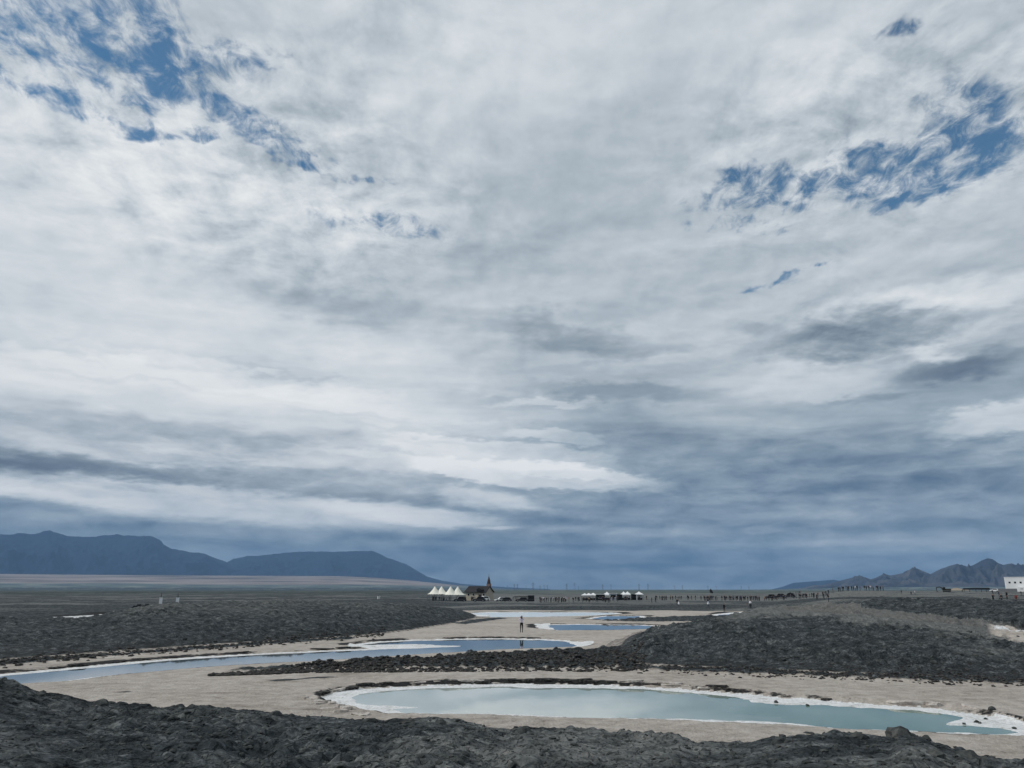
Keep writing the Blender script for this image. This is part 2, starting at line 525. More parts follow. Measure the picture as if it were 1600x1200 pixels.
# ------------------------------------------------------------------ the terrain: one height field, dense where the photograph looks
dense = np.radians(np.arange(-43.0, 43.01, 0.098))
side = np.radians(43.0 + (180 - 43.0) * np.linspace(0, 1, 46)[1:] ** 1.6)
AZ = np.concatenate([-side[::-1], dense, side])
rows = [0.4, 1.0, 1.7, 2.5, 3.3, 4.1, 4.9]
r = 5.5
while r < 30000:
    rows.append(r)
    r *= 1.0036 if (7.5 < r < 22) else 1.0056 if (7.0 < r < 125) else (1.008 if r < 430 else (1.012 if r < 7 else (1.035 if r < 3000 else 1.045)))
rows.append(30000.0)
RR = np.array(rows)
NU, NV = len(AZ), len(RR)
A2, R2 = np.meshgrid(AZ, RR)
X, Y = R2 * np.sin(A2), R2 * np.cos(A2)
NOI1 = fbm(X / 3.4, Y / 3.4, 3, 0.5, 1)
NOI2 = fbm(X / 1.15, Y / 1.15, 3, 0.55, 5, billow=True)
NOI3 = fbm(X / 9.0, Y / 9.0, 3, 0.5, 9)
NOI4 = fbm(X / 0.42, Y / 0.42, 2, 0.5, 15, billow=True)
FINE = (R2 > 5) & (R2 < 430)
NOI4 = np.where(R2 < 60, NOI4, 0.0)
NOI5 = np.where(R2 < 26, fbm(X / 0.19 + 0.4 * NOI1, Y / 0.19, 2, 0.5, 77), 0.0)
NOI2 = np.where(R2 < 220, NOI2, 0.0)


def P(px, py, r_=None, z=None):
    """Node of a mound's section: on the flat (no range), at a range, or at a range with a given height."""
    if r_ is None:
        v = on_plane(px, py, 0.0)
        return math.hypot(v.x, v.y), 0.0
    if z is not None:
        return r_, z
    return r_, at_range(px, py, r_).z


def ease(kind, t):
    if kind == 'up':
        return np.sin(np.clip(t, 0, 1) * math.pi / 2)
    if kind == 'down':
        t = np.clip(t, 0, 1)
        return t * t * (3 - 2 * t)
    return t


def mound_field(cols, kinds):
    """cols: [(azimuth, [(range, height), ...])]; returns height (-1 outside)."""
    az = np.array([c[0] for c in cols])
    k = len(cols[0][1])
    Rk = [np.interp(AZ, az, [c[1][i][0] for c in cols]) for i in range(k)]
    Zk = [np.interp(AZ, az, [c[1][i][1] for c in cols]) for i in range(k)]
    wob = 1 + 0.012 * NOI3 + 0.008 * NOI1
    Rw = R2 * wob
    out = np.full(R2.shape, -1.0)
    inside_az = (AZ >= az[0]) & (AZ <= az[-1])
    for i in range(k - 1):
        r0, r1 = Rk[i][None, :], np.maximum(Rk[i + 1], Rk[i] + 0.05)[None, :]
        t = (Rw - r0) / (r1 - r0)
        zz = Zk[i][None, :] + (Zk[i + 1] - Zk[i])[None, :] * ease(kinds[i], t)
        m_ = (t >= 0) & (t < 1) & inside_az[None, :]
        out = np.where(m_, zz, out)
    return out


def C(px, crest_py, nodes):
    return az_of(px, crest_py), nodes


# the mound the photographer stands on
front = [(-500, 1040), (-200, 1052), (0, 1063), (50, 1074), (100, 1085), (140, 1095), (156, 1091), (200, 1095), (250, 1100), (300, 1101), (350, 1105), (400, 1112), (470, 1120),
         (555, 1125), (576, 1121), (600, 1126), (650, 1123), (720, 1128), (755, 1138), (800, 1141), (820, 1138), (900, 1143), (950, 1149), (1000, 1154), (1060, 1154),
         (1085, 1161), (1150, 1161), (1200, 1152), (1262, 1142), (1300, 1143), (1350, 1149), (1388, 1149), (1406, 1141), (1440, 1148), (1470, 1160), (1500, 1168),
         (1530, 1178), (1580, 1184), (1600, 1184), (1900, 1190), (2400, 1195)]
cols0 = []
for px, py in front:
    rc = 18.5 - 5.0 * min(max((px) / 1100.0, 0), 1)
    cols0.append(C(px, py, [(0.0, 2.5), (rc * 0.55, 2.5 + 0.45 * (at_range(px, py, rc).z - 2.5)), P(px, py, rc), (rc + 4.5 + 0.0015 * max(0, 1000 - px), 0.0)]))
a0, n0 = cols0[0]
a1, n1_ = cols0[-1]
cols0 = [(-math.pi, n0)] + cols0 + [(math.pi, n1_)]
Z0 = mound_field(cols0, ['lin', 'lin', 'down'])

# long mound on the left
left = [(-600, 1052, 970, 40), (-200, 1042, 970, 38), (0, 1036, 970, 34), (60, 1031, 969, 34), (120, 1027, 968, 34), (160, 1023, 964, 34), (195, 1020, 955, 34), (235, 1017, 947, 34),
        (330, 1010, 941, 36), (430, 1004, 939, 38), (500, 1000, 940, 38), (580, 993, 942, 36), (640, 986, 945, 32), (700, 976, 951, 26), (728, 970, 957, 18),
        (745, 967, 962, 12), (765, 965, 964.8, 6)]
cols1 = []
for px, fp, cp, d in left:
    rf = P(px, fp)[0]
    zc = max(at_range(px, cp, rf + d).z, 0.02)
    cols1.append(C(px, cp, [(rf, 0.0), (rf + d * 0.45, zc * 0.62), (rf + d, zc), (rf + d * 1.25, zc * 0.97), (rf + d * 1.8, 0.0)]))
Z1 = mound_field(cols1, ['up', 'lin', 'lin', 'down'])

# the broad mound on the right with its pale flat top
right = [(950, 1038, 1028, 4, 1026, 6), (972, 1039, 1014, 9, 1010, 13), (992, 1041, 1001, 12, 998, 18), (1018, 1043, 989, 14, 986, 24), (1060, 1045, 980, 17, 977, 30),
         (1110, 1047, 974, 19, 971, 34), (1150, 1049, 965, 22, 962, 40), (1190, 1050, 957, 24, 952, 46), (1240, 1052, 956, 25, 947, 50), (1300, 1055, 957, 24, 943, 54),
         (1360, 1057, 962, 22, 946, 52), (1420, 1060, 969, 20, 953, 46), (1500, 1063, 979, 17, 962, 40), (1600, 1067, 990, 15, 973, 34), (1800, 1074, 1000, 14, 985, 30), (2200, 1085, 1010, 14, 1000, 30)]
cols2 = []
for px, fp, cp, d, bp, d2 in right:
    rf = P(px, fp)[0]
    za, zb = at_range(px, cp, rf + d).z, at_range(px, bp, rf + d2).z
    cols2.append(C(px, cp, [(rf, 0.0), (rf + d, max(za, 0.05)), (rf + d2, max(zb, 0.05)), (rf + d2 * 1.55 + 8, 0.0)]))
cols2.insert(0, (az_of(930, 1036), [(P(930, 1036)[0], 0.0), (P(930, 1036)[0] + 2, 0.0), (P(930, 1036)[0] + 3, 0.0), (P(930, 1036)[0] + 5, 0.0)]))
Z2 = mound_field(cols2, ['up', 'lin', 'down'])

# dark spoil bank behind it
berm = [(1345, 944, 943, 84, 5), (1362, 949, 940, 82, 10), (1400, 953, 938, 80, 14), (1450, 957, 937, 78, 17), (1500, 962, 936, 74, 20), (1550, 966, 937, 71, 22),
        (1600, 970, 938, 68, 24), (1800, 985, 945, 60, 24), (2200, 1000, 960, 52, 24)]
cols3 = []
for px, fp, cp, rf, d in berm:
    cols3.append(C(px, cp, [(rf, at_range(px, fp, rf).z), (rf + d, at_range(px, cp, rf + d).z), (rf + d + 6, at_range(px, cp, rf + d).z - 0.1), (rf + d + 22, 0.0)]))
Z3 = mound_field(cols3, ['up', 'lin', 'down'])

# viewing mound with people on its top
hill = [(1262, 938, 936, 250), (1285, 937, 933, 254), (1310, 937, 925, 258), (1322, 937, 923.4, 260), (1384, 937, 923.4, 260), (1398, 937, 926.5, 258), (1420, 937, 931, 254), (1440, 937, 934, 250)]
cols4 = []
for px, fp, cp, rc in hill:
    zc = at_range(px, cp, rc).z
    cols4.append(C(px, cp, [(238, 0.9), (rc, zc), (rc + 12, zc), (rc + 34, 0.8)]))
Z4 = mound_field(cols4, ['up', 'lin', 'down'])

MOUNDS = np.stack([Z0, Z1, Z2, Z3, Z4])
# ground between them, a low bank beyond the salt flat, raised ground on the right, the fan below the mountains
flat = 0.05 * NOI3 + 0.02 * NOI1
bank = sstep(166, 186, R2 + 8 * NOI3) * (0.55 + 0.25 * NOI3) * (1 - (0.85 - 0.75 * sstep(az_of(860, 940), az_of(1100, 940), A2)) * sstep(205, 245, R2)) * sstep(az_of(690, 950), az_of(760, 950), A2) * (1 - sstep(700, 1500, R2))
plat = sstep(110, 190, R2) * sstep(az_of(1180, 930), az_of(1330, 930), A2) * (1 - sstep(900, 2500, R2)) * (1.5 + 0.8 * sstep(250, 420, R2) + 0.3 * NOI3)
leftlow = sstep(135, 175, R2) * (1 - sstep(az_of(640, 950), az_of(720, 950), A2)) * (1 - sstep(900, 2500, R2)) * (0.45 + 0.35 * NOI3)
fanw = 1 - sstep(math.radians(-13), math.radians(2), A2)
fan = (240 * fanw * sstep(5200, 15500, R2)) + 60 * sstep(math.radians(16), math.radians(28), A2) * sstep(6500, 11000, R2)
rough_plain = np.where(R2 > 170, 0.12 * NOI1 * sstep(170, 200, R2) * (1 - sstep(380, 600, R2)), 0.0)
BASE = flat * (1 - sstep(250, 600, R2)) + bank + plat + leftlow + fan + rough_plain


# -- ponds: outlines on the flat
def poly(pts, z=0.0):
    return np.array([[*on_plane(px, py, z)[:2]] for px, py in pts])


def sdf(pg, x, y):
    """Signed distance to a polygon, positive inside."""
    best = np.full(x.shape, 1e9)
    ins = np.zeros(x.shape, bool)
    n = len(pg)
    for i in range(n):
        ax, ay = pg[i]
        bx, by = pg[(i + 1) % n]
        ex, ey = bx - ax, by - ay
        wx, wy = x - ax, y - ay
        t = np.clip((wx * ex + wy * ey) / (ex * ex + ey * ey + 1e-12), 0, 1)
        best = np.minimum(best, (wx - ex * t) ** 2 + (wy - ey * t) ** 2)
        c1 = (ay <= y) & (by > y)
        c2 = (ay > y) & (by <= y)
        cr = ex * wy - ey * wx
        ins ^= (c1 & (cr > 0)) | (c2 & (cr < 0))
    return np.where(ins, 1, -1) * np.sqrt(best)


WX = X + 0.35 * NOI1 * np.clip(R2 / 40, 0.5, 3) + 0.10 * NOI2
WY = Y + 0.55 * NOI1 * np.clip(R2 / 40, 0.5, 3) + 0.20 * NOI2


def field(pg, margin=14.0):
    """Signed distance evaluated only near the polygon."""
    out = np.full(X.shape, -1e3)
    lo, hi = pg.min(0) - margin, pg.max(0) + margin
    m_ = (X > lo[0]) & (X < hi[0]) & (Y > lo[1]) & (Y < hi[1]) & FINE
    out[m_] = sdf(pg, WX[m_], WY[m_])
    return out


PONDS = {
    'near': (-0.20, [(503, 1090), (520, 1083), (560, 1078), (620, 1074), (700, 1071), (800, 1069.5), (900, 1070.5), (1000, 1073.5), (1080, 1079), (1170, 1087), (1250, 1095), (1350, 1102),
                     (1430, 1106), (1500, 1113), (1540, 1120), (1580, 1130), (1640, 1140), (1720, 1147), (1780, 1153), (1700, 1159), (1600, 1156), (1500, 1152), (1400, 1149), (1300, 1144),
                     (1200, 1137), (1100, 1132.5), (1000, 1128), (900, 1126), (800, 1123), (700, 1122), (620, 1120), (575, 1113), (540, 1105), (515, 1098)]),
    'long': (-0.16, [(-160, 1082), (-60, 1066), (0, 1054.5), (100, 1045), (200, 1035.5), (300, 1027.5), (400, 1022), (480, 1018.5), (550, 1015.5), (600, 1012.8), (650, 1011.6), (702, 1010), (640, 1008.6), (600, 1009.6),
                     (562, 1010.4), (546, 1008.6), (580, 1003.5), (640, 1000.5), (760, 998), (850, 999), (905, 1003), (922, 1008), (905, 1012), (850, 1014.5), (760, 1018), (650, 1024.5), (560, 1030.5),
                     (470, 1036.5), (370, 1041), (290, 1047), (180, 1057), (100, 1067), (40, 1070), (-60, 1078), (-150, 1090)]),
    'middle': (-0.12, [(836, 978.5), (850, 976), (900, 975.5), (1000, 976.5), (1040, 979), (1020, 983.5), (940, 985.5), (880, 985.5), (850, 983)]),
    'strip': (-0.10, [(728, 958.5), (760, 956.8), (960, 957.2), (972, 959), (930, 962), (830, 964.5), (745, 964.5)]),
    'small': (-0.10, [(915, 967), (945, 962.5), (1002, 962.5), (1010, 965), (955, 969)]),
    'right': (-0.10, [(1100, 962), (1140, 957.5), (1180, 955.5), (1230, 954.5), (1210, 959), (1170, 963.5), (1115, 964)]),
    'pale': (-0.06, [(44, 967), (100, 963.6), (168, 960), (166, 963.5), (100, 966.8), (60, 968.8)]),
}
SALT = [[(503, 1090), (560, 1080.5), (600, 1077), (600, 1078.5), (552, 1085), (534, 1093), (560, 1100), (650, 1105), (600, 1107), (636, 1113.5), (700, 1118), (780, 1119.5), (860, 1123), (840, 1126), (700, 1122), (590, 1117), (530, 1103)],
        [(1484, 1131.5), (1510, 1123), (1556, 1121), (1620, 1138), (1740, 1150), (1690, 1153), (1570, 1149), (1602, 1145), (1570, 1138.5), (1530, 1134)],
        [(1170, 1088), (1220, 1092), (1330, 1100.5), (1240, 1100), (1180, 1095.5)],
        [(546, 1008), (600, 1010.5), (702, 1009.6), (690, 1012), (600, 1014.5), (552, 1014)],
        [(880, 1002), (925, 1005), (922, 1010), (905, 1008.5)],
        [(836, 977), (862, 976), (852, 980), (870, 984.5), (845, 984)]]
Z = BASE.copy()
pond_d = np.full(X.shape, -1e3)
salt = np.zeros(X.shape)
wet = np.zeros(X.shape)
POND_POLY = {}
for key, (lev, pts) in PONDS.items():
    pg = poly(pts, lev)
    POND_POLY[key] = pg
    dd = field(pg)
    near = dd > -13
    # direction of the far shore: its bank is a short, steep, dark step; the near shore shelves gently
    bw = {'near': 0.5, 'long': 0.8, 'middle': 1.2}.get(key, 2.0)
    shelf = {'near': 0.72, 'long': 0.6, 'middle': 0.6, 'strip': 1.0, 'small': 0.6, 'right': 1.6, 'pale': 40.0}[key] * (1 + 0.9 * NOI3)
    zin = lev + np.where(dd < shelf, 0.015, 0.015 - 0.3 * sstep(0, 1.5, dd - shelf))
    step = sstep(-bw, 0.0, dd)
    Z = np.where(near, Z * (1 - step) + (lev + 0.02) * step, Z)
    Z = np.where(dd > 0, zin, Z)
    salt = np.where(dd > -0.12 * bw, np.maximum(salt, sstep(-0.12 * bw, 0.02, dd)), salt)
    wet = np.maximum(wet, sstep(-bw * 1.7, -bw * 0.6, dd) * (1 - sstep(-0.25 * bw, 0.0, dd)) * (0.55 + 0.9 * np.clip(NOI3 + 0.6 * NOI1 + 0.15, -0.5, 0.5)))
    pond_d = np.maximum(pond_d, dd)
for pts in SALT:
    dd = field(poly(pts, -0.19))
    m_ = dd > -0.6
    lev = np.where(R2 < 48, -0.20, np.where(R2 < 85, -0.16, -0.12))
    Z = np.where(m_ & (pond_d > 0), np.maximum(Z, lev + 0.015 - 0.06 * (1 - sstep(-0.6, 0.1, dd))), Z)
    salt = np.maximum(salt, sstep(-0.3, 0.1, dd))

# -- low dark rubble bands on the flat
rub = np.zeros(X.shape)
for pts, hgt in (([(325, 1053), (380, 1046), (470, 1041.5), (560, 1036), (700, 1027), (800, 1021), (900, 1017.5), (975, 1014), (1010, 1030), (1000, 1044), (900, 1048), (760, 1046.5), (600, 1046), (480, 1047.5), (400, 1050.5)], 0.34),
                 ([(930, 971), (1000, 966.5), (1080, 963.5), (1175, 963), (1180, 970), (1100, 972), (1000, 972)], 0.25),
                 ([(700, 975), (735, 968), (780, 965), (800, 966), (770, 970), (730, 976)], 0.12),
                 ([(960, 1040), (1100, 1046), (1300, 1053), (1600, 1064), (1800, 1070), (1800, 1078), (1600, 1071), (1450, 1066.5), (1300, 1060), (1100, 1052), (960, 1047)], 0.22),
                 ([(-200, 1049), (0, 1035), (200, 1020), (400, 1005), (560, 995), (560, 999), (400, 1009), (200, 1024), (0, 1041), (-200, 1056)], 0.15),
                 ([(420, 1062), (500, 1057), (560, 1056), (560, 1058.5), (500, 1060), (430, 1065)], 0.06),
                 ([(135, 1082), (210, 1079), (215, 1082), (140, 1085)], 0.06)):
    dd = field(poly(pts))
    k = sstep(-0.5, 1.2, dd + 0.8 * NOI1)
    rub = np.maximum(rub, k)
    Z = Z + k * hgt * (0.35 + 0.9 * np.clip(NOI2 + 0.35, 0, 1.2) + 0.5 * NOI1) * (pond_d < -0.3)

# -- lay the mounds over it, each with its own lumpy relief
LAB = np.full(X.shape, -1)
order = MOUNDS.argmax(0)
top = MOUNDS.max(0)
body = sstep(0.0, 0.7, top)
near_k = np.where(order == 0, 1.0, 0.0)
lump = (0.24 - 0.10 * near_k) * NOI1 + (0.26 - 0.17 * near_k) * (NOI2 - 0.1) + (0.09 - 0.045 * near_k) * NOI4 + 0.02 * NOI5 + near_k * 0.10 * NOI3 + (1 - near_k) * (0.30 + 0.28 * (order == 2)) * NOI3
crev = fbm(X / 2.1 + 0.6 * NOI1, Y / 0.9 + 0.6 * NOI1, 3, 0.5, 31, ridged=True)
lump = lump - (0.26 - 0.08 * near_k) * np.clip(crev - 0.45, 0, 1) * np.where(R2 < 130, 1, 0)
amod = 0.5 + 0.95 * sstep(-0.35, 0.45, fbm(X / 5.5, Y / 5.5, 2, 0.5, 91))
lump = lump * amod
scale = np.array([0.95, 0.85, 1.0, 0.9, 0.5])[order]
zm = top + lump * body * scale
cover = (top > 0.0) & (zm > Z)
Z = np.where(cover, zm, Z)
LAB = np.where((top > 0.03) & (zm > Z - 1e-6), order, LAB)
BODY = np.where(cover, body, 0.0)

sand = sstep(-14, -6, -(R2 - 155) - 8 * NOI3) * np.where(R2 < 200, 1, 0)
sand = np.where(R2 < 140, 1.0, sand)
sand = sand * (1 - rub) * (1 - sstep(0.02, 0.22, np.where(cover, top, 0)))
inner_left = (A2 < az_of(175, 960)) & (R2 > 95)
sand = np.where(inner_left, 0.0, sand)
sand = np.where((A2 > az_of(1240, 945)) & (R2 > 92), 0.0, sand)
wet = np.maximum(wet, rub * 0.52 * (R2 < 60)) * (1 - sstep(0.3, 0.6, salt))
wet = np.where(cover & (top > 0.25), 0.0, wet)
wet = np.maximum(wet, np.where(cover, (1 - sstep(0.2, 1.5, top)) * 0.48 * (order != 0), 0))  # mound faces get darker towards their foot
pale = np.where((order == 2) & cover, 1.15 * sstep(0.0, 0.5, (R2 - np.interp(AZ, [c[0] for c in cols2], [c[1][1][0] for c in cols2])[None, :]) / 26.0 + 0.42 + 0.5 * NOI3), 0.0)
pale = np.where((order == 4) & cover, 0.95, pale)
pale = np.where((order == 2) & cover, pale * (0.25 + 1.1 * sstep(az_of(1090, 960), az_of(1240, 960), A2)), pale)
pale = np.where((order == 0) & cover, 0.34 + 0.6 * NOI1 + 0.5 * NOI3, pale)
pale = np.where((order == 1) & cover, 0.42 * sstep(0.8, 2.4, top) + 0.3 * NOI3, pale)
pale = np.where((order == 3) & cover, -0.25 + 0.15 * NOI3, pale)
strips = fbm(X / 60.0, Y / 22.0, 4, 0.55, 44)
pale = np.where((LAB < 0) & (R2 > 168), np.clip(0.30 + 1.9 * strips + 0.55 * sstep(az_of(600, 935), az_of(800, 935), A2) * sstep(228, 262, R2), 0, 1), pale)
pale = np.where(fan > 20, 1.0 + sstep(25, 70, fan + 30 * fbm(X / 2600, Y / 1500, 4, 0.55, 51)), pale)
patch = (A2 > az_of(1538, 977)) & (A2 < az_of(1760, 990)) & (order == 2) & cover
tt = (R2 - np.interp(AZ, [c[0] for c in cols3], [c[1][0][0] for c in cols3])[None, :])
salt = np.where(patch, np.maximum(salt, sstep(-9.0, -7.0, tt) * (1 - sstep(-2.0, -0.5, tt)) * sstep(az_of(1530, 977), az_of(1570, 977), A2) * 0.85), salt)
pale = np.where(patch & (tt > -15), 1.0, pale)
sand = np.where(patch, np.maximum(sand, 0.9 * sstep(-16.0, -11.0, tt) * (1 - sstep(-1.5, 0.0, tt)) * sstep(az_of(1525, 977), az_of(1560, 977), A2)), sand)
ZONE = np.stack([sand, salt, wet, pale], -1).reshape(-1, 4)
CO = np.stack([X, Y, Z], -1).reshape(-1, 3)


def gz(x, y):
    """Height of the ground at a place."""
    a, r_ = math.atan2(x, y), math.hypot(x, y)
    i = min(max(int(np.searchsorted(AZ, a)) - 1, 0), NU - 2)
    j = min(max(int(np.searchsorted(RR, r_)) - 1, 0), NV - 2)
    u = (a - AZ[i]) / (AZ[i + 1] - AZ[i])
    v = (r_ - RR[j]) / (RR[j + 1] - RR[j])
    return float(Z[j, i] * (1 - u) * (1 - v) + Z[j, i + 1] * u * (1 - v) + Z[j + 1, i] * (1 - u) * v + Z[j + 1, i + 1] * u * v)


CELL = LAB[:-1, :-1].ravel()
ground = grid_mesh('ground', CO, NU, NV, MAT_GROUND, ZONE, CELL < 0)
tag(ground, 'pale sandy salt flat and dark plain running out to the horizon', 'ground', kind='structure')
MOUND_OBJ = {}
for i, lab in enumerate(('dark lumpy earth mound across the bottom edge, nearest to the viewer', 'long low grey earth mound beyond the long pond on the left',
                         'broad grey earth mound with pale flat top on the right', 'dark spoil bank behind the broad right mound',
                         'small pale viewing mound with a row of people on top')):
    o = grid_mesh('earth_mound', CO, NU, NV, MAT_GROUND, ZONE, CELL == i)
    tag(o, lab, 'mound', kind='structure')
    MOUND_OBJ[i] = o

# ------------------------------------------------------------------ water
def make_water(name, col, rough, right_col=None):
    m_, b, p = new_mat(name)
    geo = b.new('ShaderNodeNewGeometry')
    pos = geo.outputs['Position']
    n = b.noise(pos, 0.22, 3, 0.5)
    c2 = (col[0] * 0.8, col[1] * 0.92, col[2] * 0.96) if right_col is None else right_col
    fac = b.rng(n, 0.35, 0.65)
    if right_col is not None:
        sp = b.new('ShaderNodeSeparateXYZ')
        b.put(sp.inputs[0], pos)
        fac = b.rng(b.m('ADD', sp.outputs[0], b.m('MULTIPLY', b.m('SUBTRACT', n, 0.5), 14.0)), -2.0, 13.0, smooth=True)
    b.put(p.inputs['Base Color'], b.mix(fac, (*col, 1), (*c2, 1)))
    p.inputs['Roughness'].default_value = rough
    p.inputs['IOR'].default_value = 1.36
    p.inputs['Specular IOR Level'].default_value = 0.5
    bump = b.new('ShaderNodeBump')
    bump.inputs['Strength'].default_value = 0.02
    bump.inputs['Distance'].default_value = 0.02
    b.put(bump.inputs['Height'], b.noise(pos, 3.0, 2, 0.5))
    b.put(p.inputs['Normal'], bump.outputs[0])
    return m_


MAT_MILKY_REFLECT = make_water('milky_brine_reflect', (0.42, 0.475, 0.445), 0.03, (0.16, 0.25, 0.22))  # milky water; whiteness of reflected cloud is put into its left-hand colour
MAT_BRINE = make_water('clear_brine', (0.06, 0.085, 0.10), 0.03)
MAT_SHALLOW = make_water('shallow_brine', (0.68, 0.71, 0.73), 0.22)
POND_LABEL = {'near': ('pale turquoise brine pond with white salt rim in front', MAT_MILKY_REFLECT), 'long': ('long curved blue pond behind the dark rubble band', MAT_BRINE),
              'middle': ('small blue pond just beyond the standing photographer', MAT_BRINE), 'strip': ('bright white shallow pond strip near the low dark bank', MAT_SHALLOW),
              'small': ('narrow dark blue puddle right of the bright shallow strip', MAT_BRINE), 'right': ('shallow pond beside the right mound where people wade', MAT_BRINE),
              'pale': ('thin pale salt pond behind the left mound', MAT_SHALLOW)}
for key, (lev, pts) in PONDS.items():
    pg = POND_POLY[key]
    lo, hi = pg.min(0) - 0.9, pg.max(0) + 0.9
    # outline pushed outwards a little, so the water runs under its shore
    n = len(pg)
    area = sum(pg[i][0] * pg[(i + 1) % n][1] - pg[(i + 1) % n][0] * pg[i][1] for i in range(n))
    sgn = 1 if area > 0 else -1
    outp = []
    for i in range(n):
        e = pg[(i + 1) % n] - pg[i - 1]
        nrm = np.array([e[1], -e[0]]) * sgn / (np.hypot(*e) + 1e-9)
        outp.append(pg[i] + nrm * 0.9)
    lw = lev + (0.004 if key == 'pale' else 0.0)
    bm = bmesh.new()
    vs = [bm.verts.new((x_, y_, lw)) for x_, y_ in outp]
    f_ = bm.faces.new(vs)
    f_.normal_update()
    if f_.normal.z < 0:
        f_.normal_flip()
    bmesh.ops.triangulate(bm, faces=[f_])
    me = bpy.data.meshes.new('pond')
    bm.to_mesh(me)
    bm.free()
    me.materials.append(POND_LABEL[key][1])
    o = bpy.data.objects.new('pond', me)
    COL.objects.link(o)
    tag(o, POND_LABEL[key][0], 'pond', kind='structure')

# ------------------------------------------------------------------ mountains
def make_rock(name, c0, c1, scale):
    m_, b, p = new_mat(name)
    geo = b.new('ShaderNodeNewGeometry')
    n = b.noise(geo.outputs['Position'], scale, 6, 0.6)
    b.put(p.inputs['Base Color'], b.mix(b.rng(n, 0.35, 0.65), (*c0, 1), (*c1, 1)))
    p.inputs['Roughness'].default_value = 0.95
    p.inputs['Specular IOR Level'].default_value = 0.05
    return m_


ROCK_L = make_rock('mountain_rock_haze_blue', (0.007, 0.017, 0.044), (0.014, 0.028, 0.062), 0.0012)  # blue of the haze and cloud shade are put into this rock colour
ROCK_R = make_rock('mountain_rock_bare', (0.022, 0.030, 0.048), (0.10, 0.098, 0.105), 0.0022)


def mountains(label, sky, r_base, r_crest, r_back, z_base, mat, amp, wl, nu=520, nv=90, seed=3):
    az = np.array([az_of(px, py) for px, py in sky])
    zc = np.array([at_range(px, py, r_crest).z for px, py in sky])
    aa = np.linspace(az[0], az[-1], nu)
    crest = np.interp(aa, az, zc)
    crest = crest + 0.035 * np.maximum(crest - 150, 0) * fbm(aa * 90.0, aa * 0 + seed * 1.7, 4, 0.55, seed + 5)
    t = np.concatenate([np.linspace(0, 1, nv - 14), 1 + np.linspace(0, 1, 15)[1:]])
    T2, AA = np.meshgrid(t, aa, indexing='ij')
    r_ = np.where(T2 <= 1, r_base + (r_crest - r_base) * T2, r_crest + (r_back - r_crest) * (T2 - 1))
    x, y = r_ * np.sin(AA), r_ * np.cos(AA)
    zb = z_base(AA)
    prof = np.where(T2 <= 1, np.clip(T2, 0, 1) ** 1.25, 1 - (T2 - 1) ** 1.2)
    sx_ = AA * r_crest / wl + 0.25 * fbm(x / wl, y / wl, 3, 0.5, seed + 3)
    rg = fbm(sx_, (r_ - r_base) / (wl * 2.6), 5, 0.55, seed, ridged=True)
    bell = np.where(T2 <= 1, np.sin(np.clip(T2, 0, 1) ** 0.8 * math.pi) ** 1.0, 0)
    hgt = np.maximum(crest - zb, 0)
    z = zb + hgt * prof + hgt * amp * (rg - 0.45) * bell
    small = fbm(x / (wl * 0.3), y / (wl * 0.5), 4, 0.5, seed + 9)
    z = z + hgt * 0.05 * small * np.where(T2 <= 1, np.clip(T2 * 3, 0, 1) * (1 - 0.75 * sstep(0.85, 1.0, T2)), 0.2)
    z = np.where(T2 > 1.97, zb - 40, np.where(T2 < 0.012, zb - 30, z))
    o = grid_mesh('mountain_range', np.stack([x, y, z], -1).reshape(-1, 3), nu, len(t), mat)
    tag(o, label, 'mountains', kind='structure')
    return o


left_sky = [(-700, 850), (-400, 845), (-200, 838), (-80, 842), (0, 835), (30, 834), (55, 834), (70, 831), (78, 829), (86, 831), (104, 837), (140, 839), (160, 837), (185, 835), (215, 838), (240, 838), (250, 843), (256, 850), (268, 858),
            (285, 860), (297, 863), (310, 863), (325, 867), (337, 872), (347, 876), (355, 879)]
far_left_sky = [(300, 905), (330, 893), (352, 880), (365, 873), (385, 869), (410, 868), (440, 864), (470, 862), (520, 862), (580, 860.5), (590, 864), (604, 871), (634, 881), (650, 891), (668, 901), (690, 907), (720, 912), (760, 915.5), (800, 918), (860, 920.5)]
zb_left = lambda a: 235 * (1 - sstep(math.radians(-13), math.radians(2), a)) - 4
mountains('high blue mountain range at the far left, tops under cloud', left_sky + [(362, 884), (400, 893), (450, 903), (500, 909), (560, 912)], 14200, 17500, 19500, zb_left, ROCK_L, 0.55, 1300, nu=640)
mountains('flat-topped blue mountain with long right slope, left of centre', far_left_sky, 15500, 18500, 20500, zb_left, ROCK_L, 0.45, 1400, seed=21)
right_sky = [(1236, 922), (1250, 919.5), (1262, 916.5), (1272, 914), (1282, 915), (1300, 911), (1318, 906), (1330, 903), (1343, 900), (1352, 902), (1360, 905), (1370, 902), (1380, 897), (1391, 899), (1410, 896), (1424, 889), (1433, 888), (1444, 893), (1454, 897),
             (1470, 889), (1484, 884), (1496, 881), (1509, 886), (1520, 883), (1534, 876), (1543, 872), (1551, 874), (1560, 880), (1567, 882.5), (1581, 880), (1592, 885), (1600, 884), (1640, 878), (1700, 870), (1800, 880), (2000, 872), (2200, 880)]
zb_right = lambda a: 40 * sstep(math.radians(18), math.radians(28), a) - 4
mountains('jagged bare mountain range with ribbed slopes at the right', right_sky, 8600, 10800, 12500, zb_right, ROCK_R, 1.2, 560, nu=700, nv=110, seed=40)
mountains('faint low ridge behind the right mountain range', [(1205, 921), (1222, 917), (1240, 910.5), (1262, 909), (1280, 907.5), (1302, 906), (1316, 908), (1350, 908), (1400, 910), (1480, 915)], 15500, 17000, 18500, lambda a: 0 * a, ROCK_L, 0.3, 1500, nu=160, nv=60, seed=61)

